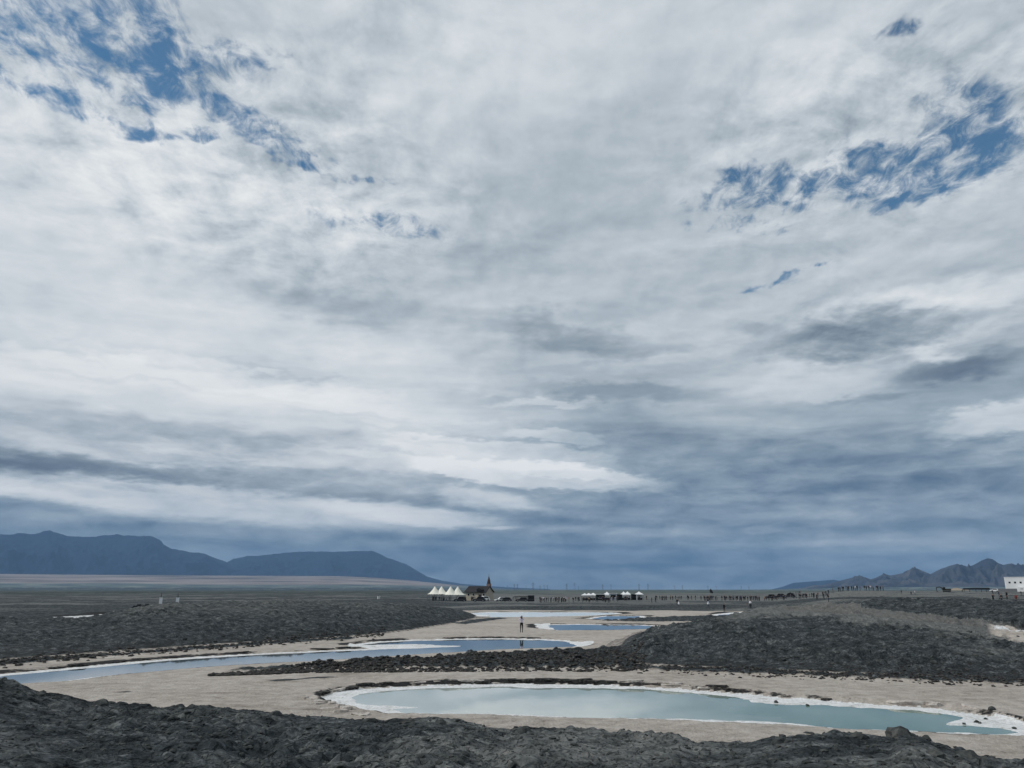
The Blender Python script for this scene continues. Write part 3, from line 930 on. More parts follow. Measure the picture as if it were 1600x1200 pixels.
# ------------------------------------------------------------------ the air
hm = bpy.data.materials.new('haze_air')
hm.use_nodes = True
hm.node_tree.nodes.clear()
_b = NB(hm.node_tree)
_o = _b.new('ShaderNodeOutputMaterial')
_v = _b.new('ShaderNodeVolumePrincipled')
_v.inputs['Color'].default_value = (0.325, 0.575, 0.93, 1)
_v.inputs['Density'].default_value = 3.8e-5
hm.node_tree.links.new(_v.outputs[0], _o.inputs['Volume'])
hx, hz0, hz1 = 31500.0, -60.0, 1420.0
hv = [(sx * hx, sy * hx, z_) for z_ in (hz0, hz1) for sx, sy in ((-1, -1), (1, -1), (1, 1), (-1, 1))]
haze = mesh_obj('haze', hv, [(0, 3, 2, 1), (4, 5, 6, 7), (0, 1, 5, 4), (1, 2, 6, 5), (2, 3, 7, 6), (3, 0, 4, 7)], hm)
tag(haze, 'thin blue haze hanging over the whole plain', 'haze', kind='stuff')


# ------------------------------------------------------------------ mesh building blocks
class MB:
    """Collects boxes, bars, lathes and prisms into one mesh."""
    def __init__(self):
        self.v, self.f = [], []

    def add(self, vs, fs):
        k = len(self.v)
        self.v += [tuple(v) for v in vs]
        self.f += [tuple(i + k for i in f) for f in fs]
        return self

    def box(self, x0, x1, y0, y1, z0, z1, tx=0.0, ty=0.0):
        return self.add([(x0, y0, z0), (x1, y0, z0), (x1, y1, z0), (x0, y1, z0), (x0 + tx, y0 + ty, z1), (x1 - tx, y0 + ty, z1), (x1 - tx, y1 - ty, z1), (x0 + tx, y1 - ty, z1)],
                        [(0, 3, 2, 1), (4, 5, 6, 7), (0, 1, 5, 4), (1, 2, 6, 5), (2, 3, 7, 6), (3, 0, 4, 7)])

    def bar(self, a, b, r0, r1=None, n=6):
        a, b = Vector(a), Vector(b)
        r1 = r0 if r1 is None else r1
        d = (b - a).normalized()
        u = d.orthogonal().normalized()
        w = d.cross(u)
        vs = []
        for p, r_ in ((a, r0), (b, r1)):
            for i in range(n):
                t = 2 * math.pi * i / n
                vs.append(p + (u * math.cos(t) + w * math.sin(t)) * r_)
        fs = [(i, (i + 1) % n, n + (i + 1) % n, n + i) for i in range(n)] + [tuple(range(n))[::-1], tuple(range(n, 2 * n))]
        return self.add(vs, fs)

    def prism(self, prof, y0, y1, inset=0.0, zin=None):
        """Side outline (x, z) carried across the width; inset narrows points above zin."""
        n = len(prof)
        vs = []
        for y, s in ((y0, 1), (y1, -1)):
            for x, z in prof:
                vs.append((x, y + s * (inset if (zin is not None and z > zin) else 0.0), z))
        fs = [tuple(range(n)), tuple(range(n, 2 * n))[::-1]] + [(i, n + i, n + (i + 1) % n, (i + 1) % n) for i in range(n)]
        return self.add(vs, fs)

    def build(self, name, mat, parent=None, smooth=False):
        o = mesh_obj(name, self.v, self.f, mat, parent, smooth)
        bm = bmesh.new()
        bm.from_mesh(o.data)
        bmesh.ops.recalc_face_normals(bm, faces=bm.faces)
        bm.to_mesh(o.data)
        bm.free()
        return o


def thing(name, label, cat, loc, rz=0.0, group=None):
    o = bpy.data.objects.new(name, None)
    o.empty_display_size = 0.5
    COL.objects.link(o)
    o.location = loc
    o.rotation_euler = (0, 0, rz)
    return tag(o, label, cat, group)


def copy_tree(o, parent=None):
    c = o.copy()
    COL.objects.link(c)
    if parent is not None:
        c.parent = parent
    for ch in list(o.children):
        copy_tree(ch, c)
    return c


def spot(px, rng, py=930):
    """Ground point at that bearing and distance."""
    a = az_of(px, py)
    x, y = rng * math.sin(a), rng * math.cos(a)
    return Vector((x, y, gz(x, y)))


def facing(p):
    """Turn so that a thing's -Y side looks to the viewer's place."""
    return math.atan2(-p.x, p.y)


M = {
    'canvas': paint('white_canvas', (0.80, 0.78, 0.68), 0.75), 'white': paint('white_paint', (0.80, 0.81, 0.80), 0.5), 'cream': paint('cream_render', (0.40, 0.36, 0.29), 0.85),
    'roof': paint('dark_roof', (0.022, 0.022, 0.026), 0.8), 'glass': paint('dark_glass', (0.01, 0.012, 0.015), 0.08, spec=0.6), 'spire': paint('dull_red_metal', (0.035, 0.016, 0.017), 0.6),
    'pink': paint('pinkish_render', (0.20, 0.14, 0.13), 0.85), 'black': paint('black_paint', (0.012, 0.013, 0.016), 0.35, spec=0.5), 'steel': paint('grey_steel', (0.16, 0.17, 0.18), 0.5, 0.6),
    'tyre': paint('tyre_rubber', (0.012, 0.012, 0.012), 0.9), 'rim': paint('alloy_rim', (0.35, 0.36, 0.37), 0.35, 0.8), 'dark': paint('dark_cloth', (0.018, 0.020, 0.024), 0.9),
    'beige': paint('beige_panel', (0.42, 0.40, 0.36), 0.8), 'yellow': paint('dusty_machine_paint', (0.035, 0.030, 0.022), 0.6), 'concrete': paint('pale_concrete', (0.36, 0.36, 0.34), 0.9),
    'grey': paint('grey_block', (0.16, 0.17, 0.18), 0.9), 'lamp': paint('lamp_glass', (0.5, 0.5, 0.48), 0.2), 'silver': paint('silver_paint', (0.42, 0.44, 0.46), 0.3, spec=0.5),
    'green': paint('dark_green_tarp', (0.016, 0.030, 0.024), 0.8), 'skin': paint('skin', (0.36, 0.22, 0.16), 0.6), 'hair': paint('black_hair', (0.010, 0.009, 0.009), 0.6),
    'navy': paint('navy_cloth', (0.018, 0.024, 0.045), 0.9), 'redc': paint('dull_red_cloth', (0.20, 0.03, 0.028), 0.9), 'whitec': paint('white_cloth', (0.74, 0.73, 0.76), 0.9),
    'lilac': paint('lilac_white_cloth', (0.62, 0.58, 0.66), 0.9), 'greyc': paint('grey_cloth', (0.12, 0.125, 0.13), 0.9), 'blackc': paint('black_cloth', (0.008, 0.008, 0.010), 0.9),
    'tan': paint('tan_cloth', (0.30, 0.24, 0.17), 0.9), 'orange': paint('orange_cloth', (0.45, 0.13, 0.04), 0.9), 'phone': paint('phone_shell', (0.02, 0.02, 0.02), 0.2),
    'pylon': paint('weathered_steel', (0.09, 0.095, 0.10), 0.7),
}

# ------------------------------------------------------------------ people
def skin_mesh(name, joints, edges, subdiv=1):
    me = bpy.data.meshes.new(name)
    keys = list(joints)
    me.from_pydata([joints[k][0] for k in keys], [], [(keys.index(a), keys.index(b)) for a, b in edges])
    o = bpy.data.objects.new(name, me)
    COL.objects.link(o)
    sk = o.modifiers.new('skin', 'SKIN')
    sk.use_smooth_shade = True
    for i, k in enumerate(keys):
        rr = joints[k][1]
        me.skin_vertices[0].data[i].radius = rr if isinstance(rr, tuple) else (rr, rr)
        me.skin_vertices[0].data[i].use_root = (k == 'pelvis')
    if subdiv:
        sb = o.modifiers.new('sub', 'SUBSURF')
        sb.levels = subdiv
        sb.render_levels = subdiv
    dg = bpy.context.evaluated_depsgraph_get()
    new = bpy.data.meshes.new_from_object(o.evaluated_get(dg))
    new.name = name
    COL.objects.unlink(o)
    bpy.data.objects.remove(o)
    return new


def person_joints(pose):
    s = 0.30 if pose == 'walk' else 0.0
    J = {'pelvis': ((0, 0, 0.92), (0.145, 0.105)), 'waist': ((0, 0, 1.08), (0.128, 0.095)), 'chest': ((0, 0.0, 1.28), (0.155, 0.105)), 'neckb': ((0, 0, 1.42), (0.075, 0.07)),
         'neck': ((0, 0, 1.48), 0.052), 'head': ((0, -0.012, 1.56), (0.072, 0.085)), 'crown': ((0, -0.005, 1.64), (0.066, 0.075)),
         'shL': ((-0.165, 0, 1.37), 0.062), 'shR': ((0.165, 0, 1.37), 0.062),
         'hipL': ((-0.09, 0, 0.86), 0.088), 'hipR': ((0.09, 0, 0.86), 0.088),
         'kneeL': ((-0.10, -s * 0.55, 0.48), 0.057), 'kneeR': ((0.10, s * 0.25, 0.48), 0.057),
         'ankL': ((-0.10, -s * 0.6, 0.09), 0.038), 'ankR': ((0.10, s * 0.95, 0.10), 0.038),
         'toeL': ((-0.105, -s * 0.6 - 0.15, 0.035), 0.034), 'toeR': ((0.105, s * 0.95 - 0.14, 0.038), 0.034)}
    if pose == 'photo':       # both arms raised to hold a phone before the face
        J.update({'elL': ((-0.25, -0.16, 1.22), 0.043), 'elR': ((0.23, -0.17, 1.21), 0.043), 'wrL': ((-0.13, -0.34, 1.42), 0.03), 'wrR': ((0.10, -0.34, 1.42), 0.03),
                  'hdL': ((-0.08, -0.38, 1.50), 0.032), 'hdR': ((0.06, -0.38, 1.50), 0.032)})
    elif pose == 'hips':
        J.update({'elL': ((-0.33, 0.08, 1.15), 0.043), 'elR': ((0.33, 0.08, 1.15), 0.043), 'wrL': ((-0.20, -0.05, 0.98), 0.03), 'wrR': ((0.20, -0.05, 0.98), 0.03),
                  'hdL': ((-0.15, -0.08, 0.95), 0.032), 'hdR': ((0.15, -0.08, 0.95), 0.032)})
    else:
        J.update({'elL': ((-0.22, 0.03 + s * 0.4, 1.10), 0.043), 'elR': ((0.22, 0.03 - s * 0.35, 1.10), 0.043), 'wrL': ((-0.24, -0.05 + s * 0.4, 0.87), 0.03), 'wrR': ((0.24, -0.05 - s * 0.6, 0.87), 0.03),
                  'hdL': ((-0.235, -0.07 + s * 0.4, 0.77), 0.034), 'hdR': ((0.235, -0.07 - s * 0.6, 0.77), 0.034)})
    E = [('pelvis', 'waist'), ('waist', 'chest'), ('chest', 'neckb'), ('neckb', 'neck'), ('neck', 'head'), ('head', 'crown'), ('chest', 'shL'), ('chest', 'shR'),
         ('shL', 'elL'), ('elL', 'wrL'), ('wrL', 'hdL'), ('shR', 'elR'), ('elR', 'wrR'), ('wrR', 'hdR'), ('pelvis', 'hipL'), ('pelvis', 'hipR'),
         ('hipL', 'kneeL'), ('kneeL', 'ankL'), ('ankL', 'toeL'), ('hipR', 'kneeR'), ('kneeR', 'ankR'), ('ankR', 'toeR')]
    return J, E


REGION = {'head': 0, 'crown': 1, 'neck': 0, 'neckb': 2, 'chest': 2, 'waist': 2, 'shL': 2, 'shR': 2, 'elL': 2, 'elR': 2, 'wrL': 2, 'wrR': 2, 'hdL': 0, 'hdR': 0,
          'pelvis': 3, 'hipL': 3, 'hipR': 3, 'kneeL': 3, 'kneeR': 3, 'ankL': 4, 'ankR': 4, 'toeL': 4, 'toeR': 4}


def body_mesh(pose, subdiv):
    J, E = person_joints(pose)
    me = skin_mesh('person', J, E, subdiv)
    me.materials.clear()
    for m_ in ('skin', 'hair', 'dark', 'blackc', 'blackc'):
        me.materials.append(M[m_])
    keys = list(J)
    pos = np.array([J[k][0] for k in keys])
    for p in me.polygons:
        c = np.array(p.center)
        d2 = ((pos - c) ** 2).sum(1)
        k = keys[int(d2.argmin())]
        reg = REGION[k]
        if k in ('head', 'crown') and (c[1] > 0.01 or c[2] > 1.63):
            reg = 1
        p.material_index = reg
        p.use_smooth = True
    return me


POSES = {k: body_mesh(k, 1) for k in ('stand', 'walk', 'hips', 'photo')}
POSES_FINE = {'photo': body_mesh('photo', 2)}
_dressed = {}


def dressed(pose, top, bottom, hair='hair', shoes='blackc', fine=False):
    key = (pose, top, bottom, hair, shoes, fine)
    if key not in _dressed:
        me = (POSES_FINE if fine else POSES)[pose].copy()
        for i_, m_ in enumerate(('skin', hair, top, bottom, shoes)):
            me.materials[i_] = M[m_]
        _dressed[key] = me
    return _dressed[key]


def person(p, yaw, pose, top, bottom, label, group=None, height=1.68, hair='hair', shoes='blackc', fine=False):
    o = bpy.data.objects.new('person', dressed(pose, top, bottom, hair, shoes, fine))
    COL.objects.link(o)
    k = height / 1.71
    o.location = p
    o.rotation_euler = (0, 0, yaw)
    o.scale = (k, k, k)
    return tag(o, label, 'person', group)


def skirt(parent, mat, z0=0.42, z1=1.05, r0=0.30, r1=0.15):
    n = 14
    vs = [(math.cos(2 * math.pi * i / n) * r_ * (1 + 0.06 * (i % 2)), math.sin(2 * math.pi * i / n) * r_ * 0.8, z_) for z_, r_ in ((z0, r0), ((z0 + z1) / 2, (r0 + r1) * 0.52), (z1, r1)) for i in range(n)]
    fs = [(k * n + i, k * n + (i + 1) % n, (k + 1) * n + (i + 1) % n, (k + 1) * n + i) for k in range(2) for i in range(n)]
    return mesh_obj('skirt', vs, fs, M[mat], parent, True)


# the photographer standing between the ponds
pp = on_plane(815, 988.6)
pp.z = gz(pp.x, pp.y)
hero = person(pp, facing(pp) + math.pi + 0.25, 'photo', 'lilac', 'blackc', 'person in white hat and pale top photographing between the ponds', height=1.66, fine=True)
hat = MB()
for z0, r0, z1, r1 in ((1.60, 0.17, 1.625, 0.105), (1.625, 0.105, 1.70, 0.095), (1.70, 0.095, 1.745, 0.06)):
    hat.bar((0, 0, z0), (0, 0, z1), r0, r1, 14)
hat.build('sun_hat', M['whitec'], hero, True)
hairm = MB()
hairm.bar((0, 0.055, 1.62), (0, 0.115, 1.36), 0.082, 0.055, 10)
hairm.build('long_hair', M['hair'], hero, True)
phone = MB().box(-0.085, 0.065, -0.408, -0.398, 1.49, 1.565).build('phone', M['phone'])
phone.matrix_world = Matrix.Translation(hero.location) @ Matrix.Rotation(hero.rotation_euler.z, 4, 'Z') @ Matrix.Scale(hero.scale.x, 4)
tag(phone, 'small dark phone held up by the person in the white hat', 'phone')

# people out on the flat
def flat_person(px, py, rng, label, **kw):
    p = on_plane(px, py, 0.0)
    p.z = gz(p.x, p.y)
    if p.z < -0.07:
        p.z = -0.10
    yaw = facing(p) + kw.pop('turn', 0.0)
    sk_ = kw.pop('skirt', None)
    o = person(p, yaw, label=label, **kw)
    if sk_:
        skirt(o, sk_)
    return o


flat_person(1132, 956.3, 0, 'person in black standing at the edge of the right shallow pond', pose='stand', top='blackc', bottom='blackc', height=1.62, turn=2.6)
flat_person(1107, 950.6, 0, 'person in dark top and white skirt walking on the salt flat', pose='stand', top='dark', bottom='whitec', height=1.62, turn=0.6, skirt='whitec')
flat_person(1173, 953.2, 0, 'person in pale top and dark skirt wading beside the right mound', pose='hips', top='whitec', bottom='blackc', height=1.68, turn=-0.6, skirt='dark')
flat_person(1166, 952.4, 0, 'person in orange crouched low beside the wader', pose='hips', top='orange', bottom='tan', height=0.75, turn=0.9)
flat_person(1061, 950.8, 0, 'person in white skirt on the flat, right one of the pair', pose='stand', top='greyc', bottom='whitec', height=1.45, turn=-0.8, skirt='whitec')
flat_person(1058.5, 949.8, 0, 'person in black on the flat, left one of the pair', pose='stand', top='blackc', bottom='navy', height=1.62, turn=0.3)

tops = ['blackc', 'dark', 'navy', 'greyc', 'blackc', 'dark', 'whitec', 'blackc', 'dark', 'redc', 'lilac', 'tan', 'dark']
bots = ['blackc', 'dark', 'navy', 'blackc', 'dark', 'greyc']
colour_word = {'blackc': 'black', 'dark': 'black', 'navy': 'navy blue', 'greyc': 'grey', 'whitec': 'white', 'redc': 'red', 'lilac': 'pale lilac', 'tan': 'tan'}


ORD = ['first', 'second', 'third', 'fourth', 'fifth', 'sixth', 'seventh', 'eighth', 'ninth', 'tenth', 'eleventh', 'twelfth', 'thirteenth', 'fourteenth', 'fifteenth', 'sixteenth',
       'seventeenth', 'eighteenth', 'nineteenth', 'twentieth', 'twenty-first', 'twenty-second']


def crowd(n, px0, px1, rng0, rng1, where, group, dark=0.75, hmin=1.55, hmax=1.78, pxs=None):
    for i in range(n):
        px = pxs[i] if pxs else rnd.uniform(px0, px1)
        p = spot(px, rnd.uniform(rng0, rng1))
        t = rnd.choice(['blackc', 'dark', 'navy', 'blackc', 'greyc']) if rnd.random() < dark else rnd.choice(tops)
        pose, bt_ = rnd.choice(['stand', 'stand', 'walk', 'hips', 'photo']), rnd.choice(bots)
        if '%s' in where:
            lab = 'person in %s top %s' % (colour_word[t], where % ORD[i])
        else:
            lab = '%s person in %s top and %s trousers %s' % ({'stand': 'standing', 'walk': 'walking', 'hips': 'waiting', 'photo': 'photographing'}[pose], colour_word[t], colour_word[bt_].split()[0], where)
        person(p, rnd.uniform(0, 6.28), pose, t, bt_,
               lab, group, rnd.uniform(hmin, hmax))


crowd(22, 0, 0, 262, 266, 'on the viewing mound top, %s from the left', 'people on top of the viewing mound',
      pxs=[1311, 1313.5, 1317, 1319, 1323, 1325.5, 1327, 1332, 1335, 1338, 1340.5, 1345, 1352, 1355, 1359, 1362, 1364, 1366, 1371, 1373, 1377, 1381])
crowd(6, 0, 0, 255, 262, 'climbing the viewing mound slope', 'people climbing the viewing mound', pxs=[1278, 1286, 1289.5, 1291, 1295, 1302])
crowd(72, 842, 965, 250, 292, 'in crowd before the market canopies', 'crowd before the market canopies', 0.7)
crowd(16, 962, 1012, 282, 305, 'between the market canopies', 'people between the market canopies')
crowd(22, 1020, 1088, 280, 310, 'right of the market canopies', 'people right of the market canopies', 0.9)
crowd(40, 1092, 1155, 272, 300, 'under the dark feather flag', 'people near the feather flag', 0.85)
crowd(60, 1155, 1275, 262, 295, 'in row beside the viewing mound', 'people between flag and viewing mound', 0.9)
crowd(24, 676, 728, 283, 297, 'under the cream marquees', 'people under the marquees', 0.85)
crowd(16, 735, 848, 278, 300, 'among cars by the gabled house', 'people by the gabled house', 0.8)
crowd(6, 1228, 1252, 520, 620, 'far behind the viewing mound', 'far people on the pale ground')
crowd(5, 0, 0, 300, 330, 'well behind the spoil bank', 'people behind the spoil bank', pxs=[1409, 1424, 1430, 1552, 1596])
crowd(6, 0, 0, 170, 185, 'at the spoil bank crest', 'people at the spoil bank crest', pxs=[1551, 1561, 1564, 1573, 1587, 1294])
crowd(3, 0, 0, 205, 225, 'on the dark bank by the mound', 'people on the dark bank', pxs=[1276, 1287, 1293])
crowd(3, 0, 0, 235, 245, 'on track below market canopies', 'people on the pale track', pxs=[1018, 1024, 950])

# ------------------------------------------------------------------ marquees
def marquee(px, rng, w, dpt, eave, peak, label):
    p = spot(px, rng)
    t = thing('marquee', label, 'marquee', p, facing(p) + 0.12)
    nu, nv = 45, 25
    vs, fs = [], []
    for th in (0.0, -0.02):
        for j in range(nv):
            for i in range(nu):
                x, y = (i / (nu - 1) - 0.5) * w, (j / (nv - 1) - 0.5) * dpt
                z = 0
                for cx in (-w * 0.17, w * 0.17):
                    d = math.hypot((x - cx) / (w * 0.36), y / (dpt * 0.52))
                    z = max(z, (peak - eave) * max(0, 1 - d) ** 1.7)
                edge = max(abs(x) / (w / 2), abs(y) / (dpt / 2))
                z = z + (0.28 * (1 - edge))
                sc = 0.10 * abs(math.sin(i * 0.55 + j * 0.7)) if edge > 0.97 else 0
                vs.append((x, y, eave + z - sc + th))
    for k in range(2):
        for j in range(nv - 1):
            for i in range(nu - 1):
                a = k * nu * nv + j * nu + i
                fs.append((a, a + 1, a + nu + 1, a + nu) if k == 0 else (a, a + nu, a + nu + 1, a + 1))
    mesh_obj('canopy', vs, fs, M['canvas'], t, True)
    for cx in (-w * 0.17, w * 0.17):
        MB().bar((cx, 0, -0.3), (cx, 0, peak + 0.45), 0.07, 0.04).build('mast', M['steel'], t)
    for sx in (-1, -0.33, 0.33, 1):
        for sy in (-1, 1):
            MB().bar((sx * w * 0.47, sy * dpt * 0.46, -0.3), (sx * w * 0.47, sy * dpt * 0.46, eave + 0.05), 0.06).build('post', M['steel'], t)
    return t


marquee(684.5, 292, 7.4, 6.5, 2.35, 5.0, 'cream twin-peaked marquee, the left one of the pair')
marquee(709.5, 291, 7.8, 6.5, 2.35, 5.2, 'cream twin-peaked marquee beside the gabled house')

# ------------------------------------------------------------------ gabled house with a thin steeple
hp = spot(749, 305)
ht = thing('gabled_house', 'small beige house with dark gabled roof and thin red steeple', 'house', hp, facing(hp) - 0.45)
w, d, e, pk = 8.4, 6.4, 3.4, 5.3
MB().add([(-w / 2, -d / 2, -0.5), (w / 2, -d / 2, -0.5), (w / 2, d / 2, -0.5), (-w / 2, d / 2, -0.5), (-w / 2, -d / 2, e), (w / 2, -d / 2, e), (w / 2, d / 2, e), (-w / 2, d / 2, e), (-w / 2, 0, pk - 0.12), (w / 2, 0, pk - 0.12)],
         [(0, 1, 5, 4), (2, 3, 7, 6), (1, 2, 6, 9, 5), (3, 0, 4, 8, 7), (0, 3, 2, 1)]).build('wall', M['cream'], ht)
o_ = 0.55
roof = MB().add([(-w / 2 - o_, -d / 2 - o_, e - 0.32), (w / 2 + o_, -d / 2 - o_, e - 0.32), (w / 2 + o_ * 0.6, 0, pk), (-w / 2 - o_ * 0.6, 0, pk), (-w / 2 - o_, d / 2 + o_, e - 0.32), (w / 2 + o_, d / 2 + o_, e - 0.32),
                 (-w / 2 - o_, -d / 2 - o_, e - 0.5), (w / 2 + o_, -d / 2 - o_, e - 0.5), (w / 2 + o_ * 0.6, 0, pk - 0.2), (-w / 2 - o_ * 0.6, 0, pk - 0.2), (-w / 2 - o_, d / 2 + o_, e - 0.5), (w / 2 + o_, d / 2 + o_, e - 0.5)],
                [(0, 1, 2, 3), (3, 2, 5, 4), (7, 6, 9, 8), (8, 9, 10, 11), (0, 6, 7, 1), (4, 5, 11, 10), (0, 3, 9, 6), (3, 4, 10, 9), (1, 7, 8, 2), (2, 8, 11, 5)]).build('roof', M['roof'], ht)
MB().box(0.8, 2.9, -d / 2 - 0.9, -d / 2 + 0.6, e - 0.1, e + 0.55).add([(0.6, -d / 2 - 1.1, e + 0.5), (3.1, -d / 2 - 1.1, e + 0.5), (1.85, -d / 2 - 1.1, e + 1.35), (0.6, -0.6, e + 0.5), (3.1, -0.6, e + 0.5), (1.85, -0.6, e + 1.35)],
                                                                    [(0, 1, 2), (0, 2, 5, 3), (1, 4, 5, 2), (3, 5, 4), (0, 3, 4, 1)]).build('dormer', M['roof'], roof)
for x in (-3.0, -0.9, 3.4):
    wi = MB().box(x - 0.5, x + 0.5, -d / 2 - 0.06, -d / 2 + 0.05, 1.6, 2.7).build('window', M['white'], ht)
    MB().box(x - 0.4, x + 0.4, -d / 2 - 0.09, -d / 2 - 0.062, 1.7, 2.6).build('pane', M['glass'], wi)
MB().box(1.2, 2.4, -d / 2 - 0.08, -d / 2 + 0.05, -0.2, 2.2).build('door', M['roof'], ht)
MB().box(-w / 2 - 0.06, -w / 2 + 0.05, -0.6, 0.6, 2.2, 3.2).build('window', M['glass'], ht)
tw = MB().box(2.2, 3.6, 1.6, 3.0, 0, 6.1).build('tower', M['pink'], ht)
MB().box(2.35, 3.45, 1.75, 2.85, 6.1, 6.8, 0.1, 0.1).add([(2.4, 1.8, 6.8), (3.4, 1.8, 6.8), (3.4, 2.8, 6.8), (2.4, 2.8, 6.8), (2.9, 2.3, 9.3)], [(0, 1, 4), (1, 2, 4), (2, 3, 4), (3, 0, 4)]).bar((2.9, 2.3, 9.2), (2.9, 2.3, 9.7), 0.06).build('spire', M['spire'], tw)

# ------------------------------------------------------------------ cars
def car_proto(paint_mat, name='parked_car', suv=True):
    t = thing(name, 'car', 'car', (0, 0, 0))
    L, wd = 4.5, 1.8
    hgt = 1.72 if suv else 1.46
    k = 0.92 if suv else 0.78
    low = [(-2.25, 0.34), (-2.22, 0.62), (-2.05, k - 0.02), (-1.0, k + 0.03), (1.95, k + 0.04), (2.2, k - 0.12), (2.25, 0.45), (2.15, 0.28), (1.78, 0.28), (1.68, 0.55), (1.4, 0.68), (1.12, 0.55), (1.02, 0.28),
           (-1.02, 0.28), (-1.12, 0.55), (-1.4, 0.68), (-1.68, 0.55), (-1.78, 0.28)]
    MB().prism(low, -wd / 2, wd / 2, 0.05, 0.7).build('body', paint_mat, t)
    cab = [(-1.05, k + 0.02), (-0.42, hgt - 0.05), (-0.2, hgt), (1.2, hgt), (1.55, hgt - 0.08), (1.98, k + 0.03)]
    MB().prism(cab, -wd / 2 + 0.06, wd / 2 - 0.06, 0.14, k + 0.2).build('cabin', paint_mat, t)
    gl = [(-0.86, k + 0.09), (-0.38, hgt - 0.12), (1.2, hgt - 0.12), (1.74, k + 0.09)]
    for sy in (-1, 1):
        y0 = sy * (wd / 2 - 0.10)
        MB().prism(gl, min(y0, y0 + sy * 0.02), max(y0, y0 + sy * 0.02)).build('side_window', M['glass'], t)
    for sx in (-1.4, 1.4):
        for sy in (-1, 1):
            wh = MB().bar((sx, sy * 0.68, 0.34), (sx, sy * 0.90, 0.34), 0.34, n=14).build('wheel', M['tyre'], t)
            MB().bar((sx, sy * 0.9, 0.34), (sx, sy * 0.915, 0.34), 0.2, n=10).build('rim', M['rim'], wh)
    for sy in (-0.62, 0.62):
        MB().box(-2.26, -2.12, sy - 0.17, sy + 0.17, 0.62, 0.78).build('headlight', M['lamp'], t)
    return t


def put_car(mat, px, rng, turn, label, suv=True, group=None):
    t = car_proto(mat, suv=suv)
    p = spot(px, rng)
    t.location = p
    t.rotation_euler = (0, 0, facing(p) + turn)
    t['label'] = label
    if group:
        t['group'] = group
    return t


put_car(M['black'], 718.5, 276, 0.12, 'dark four-wheel-drive car in front of the marquees')
put_car(M['black'], 749, 276, -0.15, 'dark car parked before the gabled house')
put_car(M['white'], 783, 282, 0.2, 'white car right of the gabled house', False)
put_car(M['black'], 790, 278, 0.0, 'dark car beside the white car, right of the house', False)
put_car(M['black'], 815, 277, 0.1, 'dark car in front of the low beige shed', False)
put_car(M['white'], 756, 290, 0.6, 'white car half hidden behind the dark car by the house')
put_car(M['black'], 1203, 318, 0.05, 'dark car, leftmost of the row by the viewing mound')
put_car(M['black'], 1218, 318, -0.05, 'dark car in the middle of the row by the viewing mound')
put_car(M['black'], 1233, 316, 0.0, 'dark car, rightmost of the row by the viewing mound')
put_car(M['white'], 1554.5, 520, 0.0, 'white van parked left of the grey wall and white building')
put_car(M['white'], 1563.5, 522, 0.5, 'white car right beside the grey wall near the white building', False)

# ------------------------------------------------------------------ market canopies, booths and shed
def canopy(px, rng, w, eave, top, label, walls=False, group='white market canopies'):
    p = spot(px, rng)
    t = thing('market_canopy', label, 'canopy', p, facing(p) + rnd.uniform(-0.3, 0.3), group)
    h = w / 2
    MB().add([(-h, -h, eave), (h, -h, eave), (h, h, eave), (-h, h, eave), (-h * 0.35, -h * 0.35, eave + (top - eave) * 0.55), (h * 0.35, -h * 0.35, eave + (top - eave) * 0.55),
              (h * 0.35, h * 0.35, eave + (top - eave) * 0.55), (-h * 0.35, h * 0.35, eave + (top - eave) * 0.55), (0, 0, top),
              (-h, -h, eave - 0.25), (h, -h, eave - 0.25), (h, h, eave - 0.25), (-h, h, eave - 0.25)],
             [(0, 1, 5, 4), (1, 2, 6, 5), (2, 3, 7, 6), (3, 0, 4, 7), (4, 5, 8), (5, 6, 8), (6, 7, 8), (7, 4, 8), (9, 10, 1, 0), (10, 11, 2, 1), (11, 12, 3, 2), (12, 9, 0, 3)]).build('canopy', M['white'], t)
    for sx in (-1, 1):
        for sy in (-1, 1):
            MB().bar((sx * h * 0.94, sy * h * 0.94, -0.2), (sx * h * 0.94, sy * h * 0.94, eave), 0.05).build('post', M['steel'], t)
    if walls:
        MB().box(-h * 0.95, -h * 0.55, -h * 0.96, -h * 0.92, 0, eave - 0.1).build('side_wall', M['white'], t)
        MB().box(-h * 0.95, h * 0.95, h * 0.90, h * 0.94, 0, eave - 0.1).build('back_wall', M['white'], t)
    MB().box(-h * 0.7, h * 0.7, -h * 0.75, -h * 0.35, 0, 0.8).build('counter', M['dark'], t)
    return t


for px, rng, w_, top_, lab in ((913.5, 300, 2.6, 3.1, 'small white canopy, leftmost of the market row'), (920, 301, 2.6, 3.1, 'small white canopy, second from the left in the market row'),
                               (927, 302, 2.7, 3.2, 'small white canopy just left of the dark market booth'), (948.5, 303, 2.8, 3.6, 'white canopy touching the left side of the white booth'),
                               (974.5, 304, 2.6, 3.7, 'white canopy, left one of the twin market canopies'), (980.5, 303, 2.9, 3.7, 'white canopy, right one of the twin market canopies')):
    canopy(px, rng + 6, w_, 2.0, top_ * 0.86, lab)
canopy(998.5, 309, 3.1, 2.1, 3.15, 'white canopy with side walls, rightmost of the market row', True)


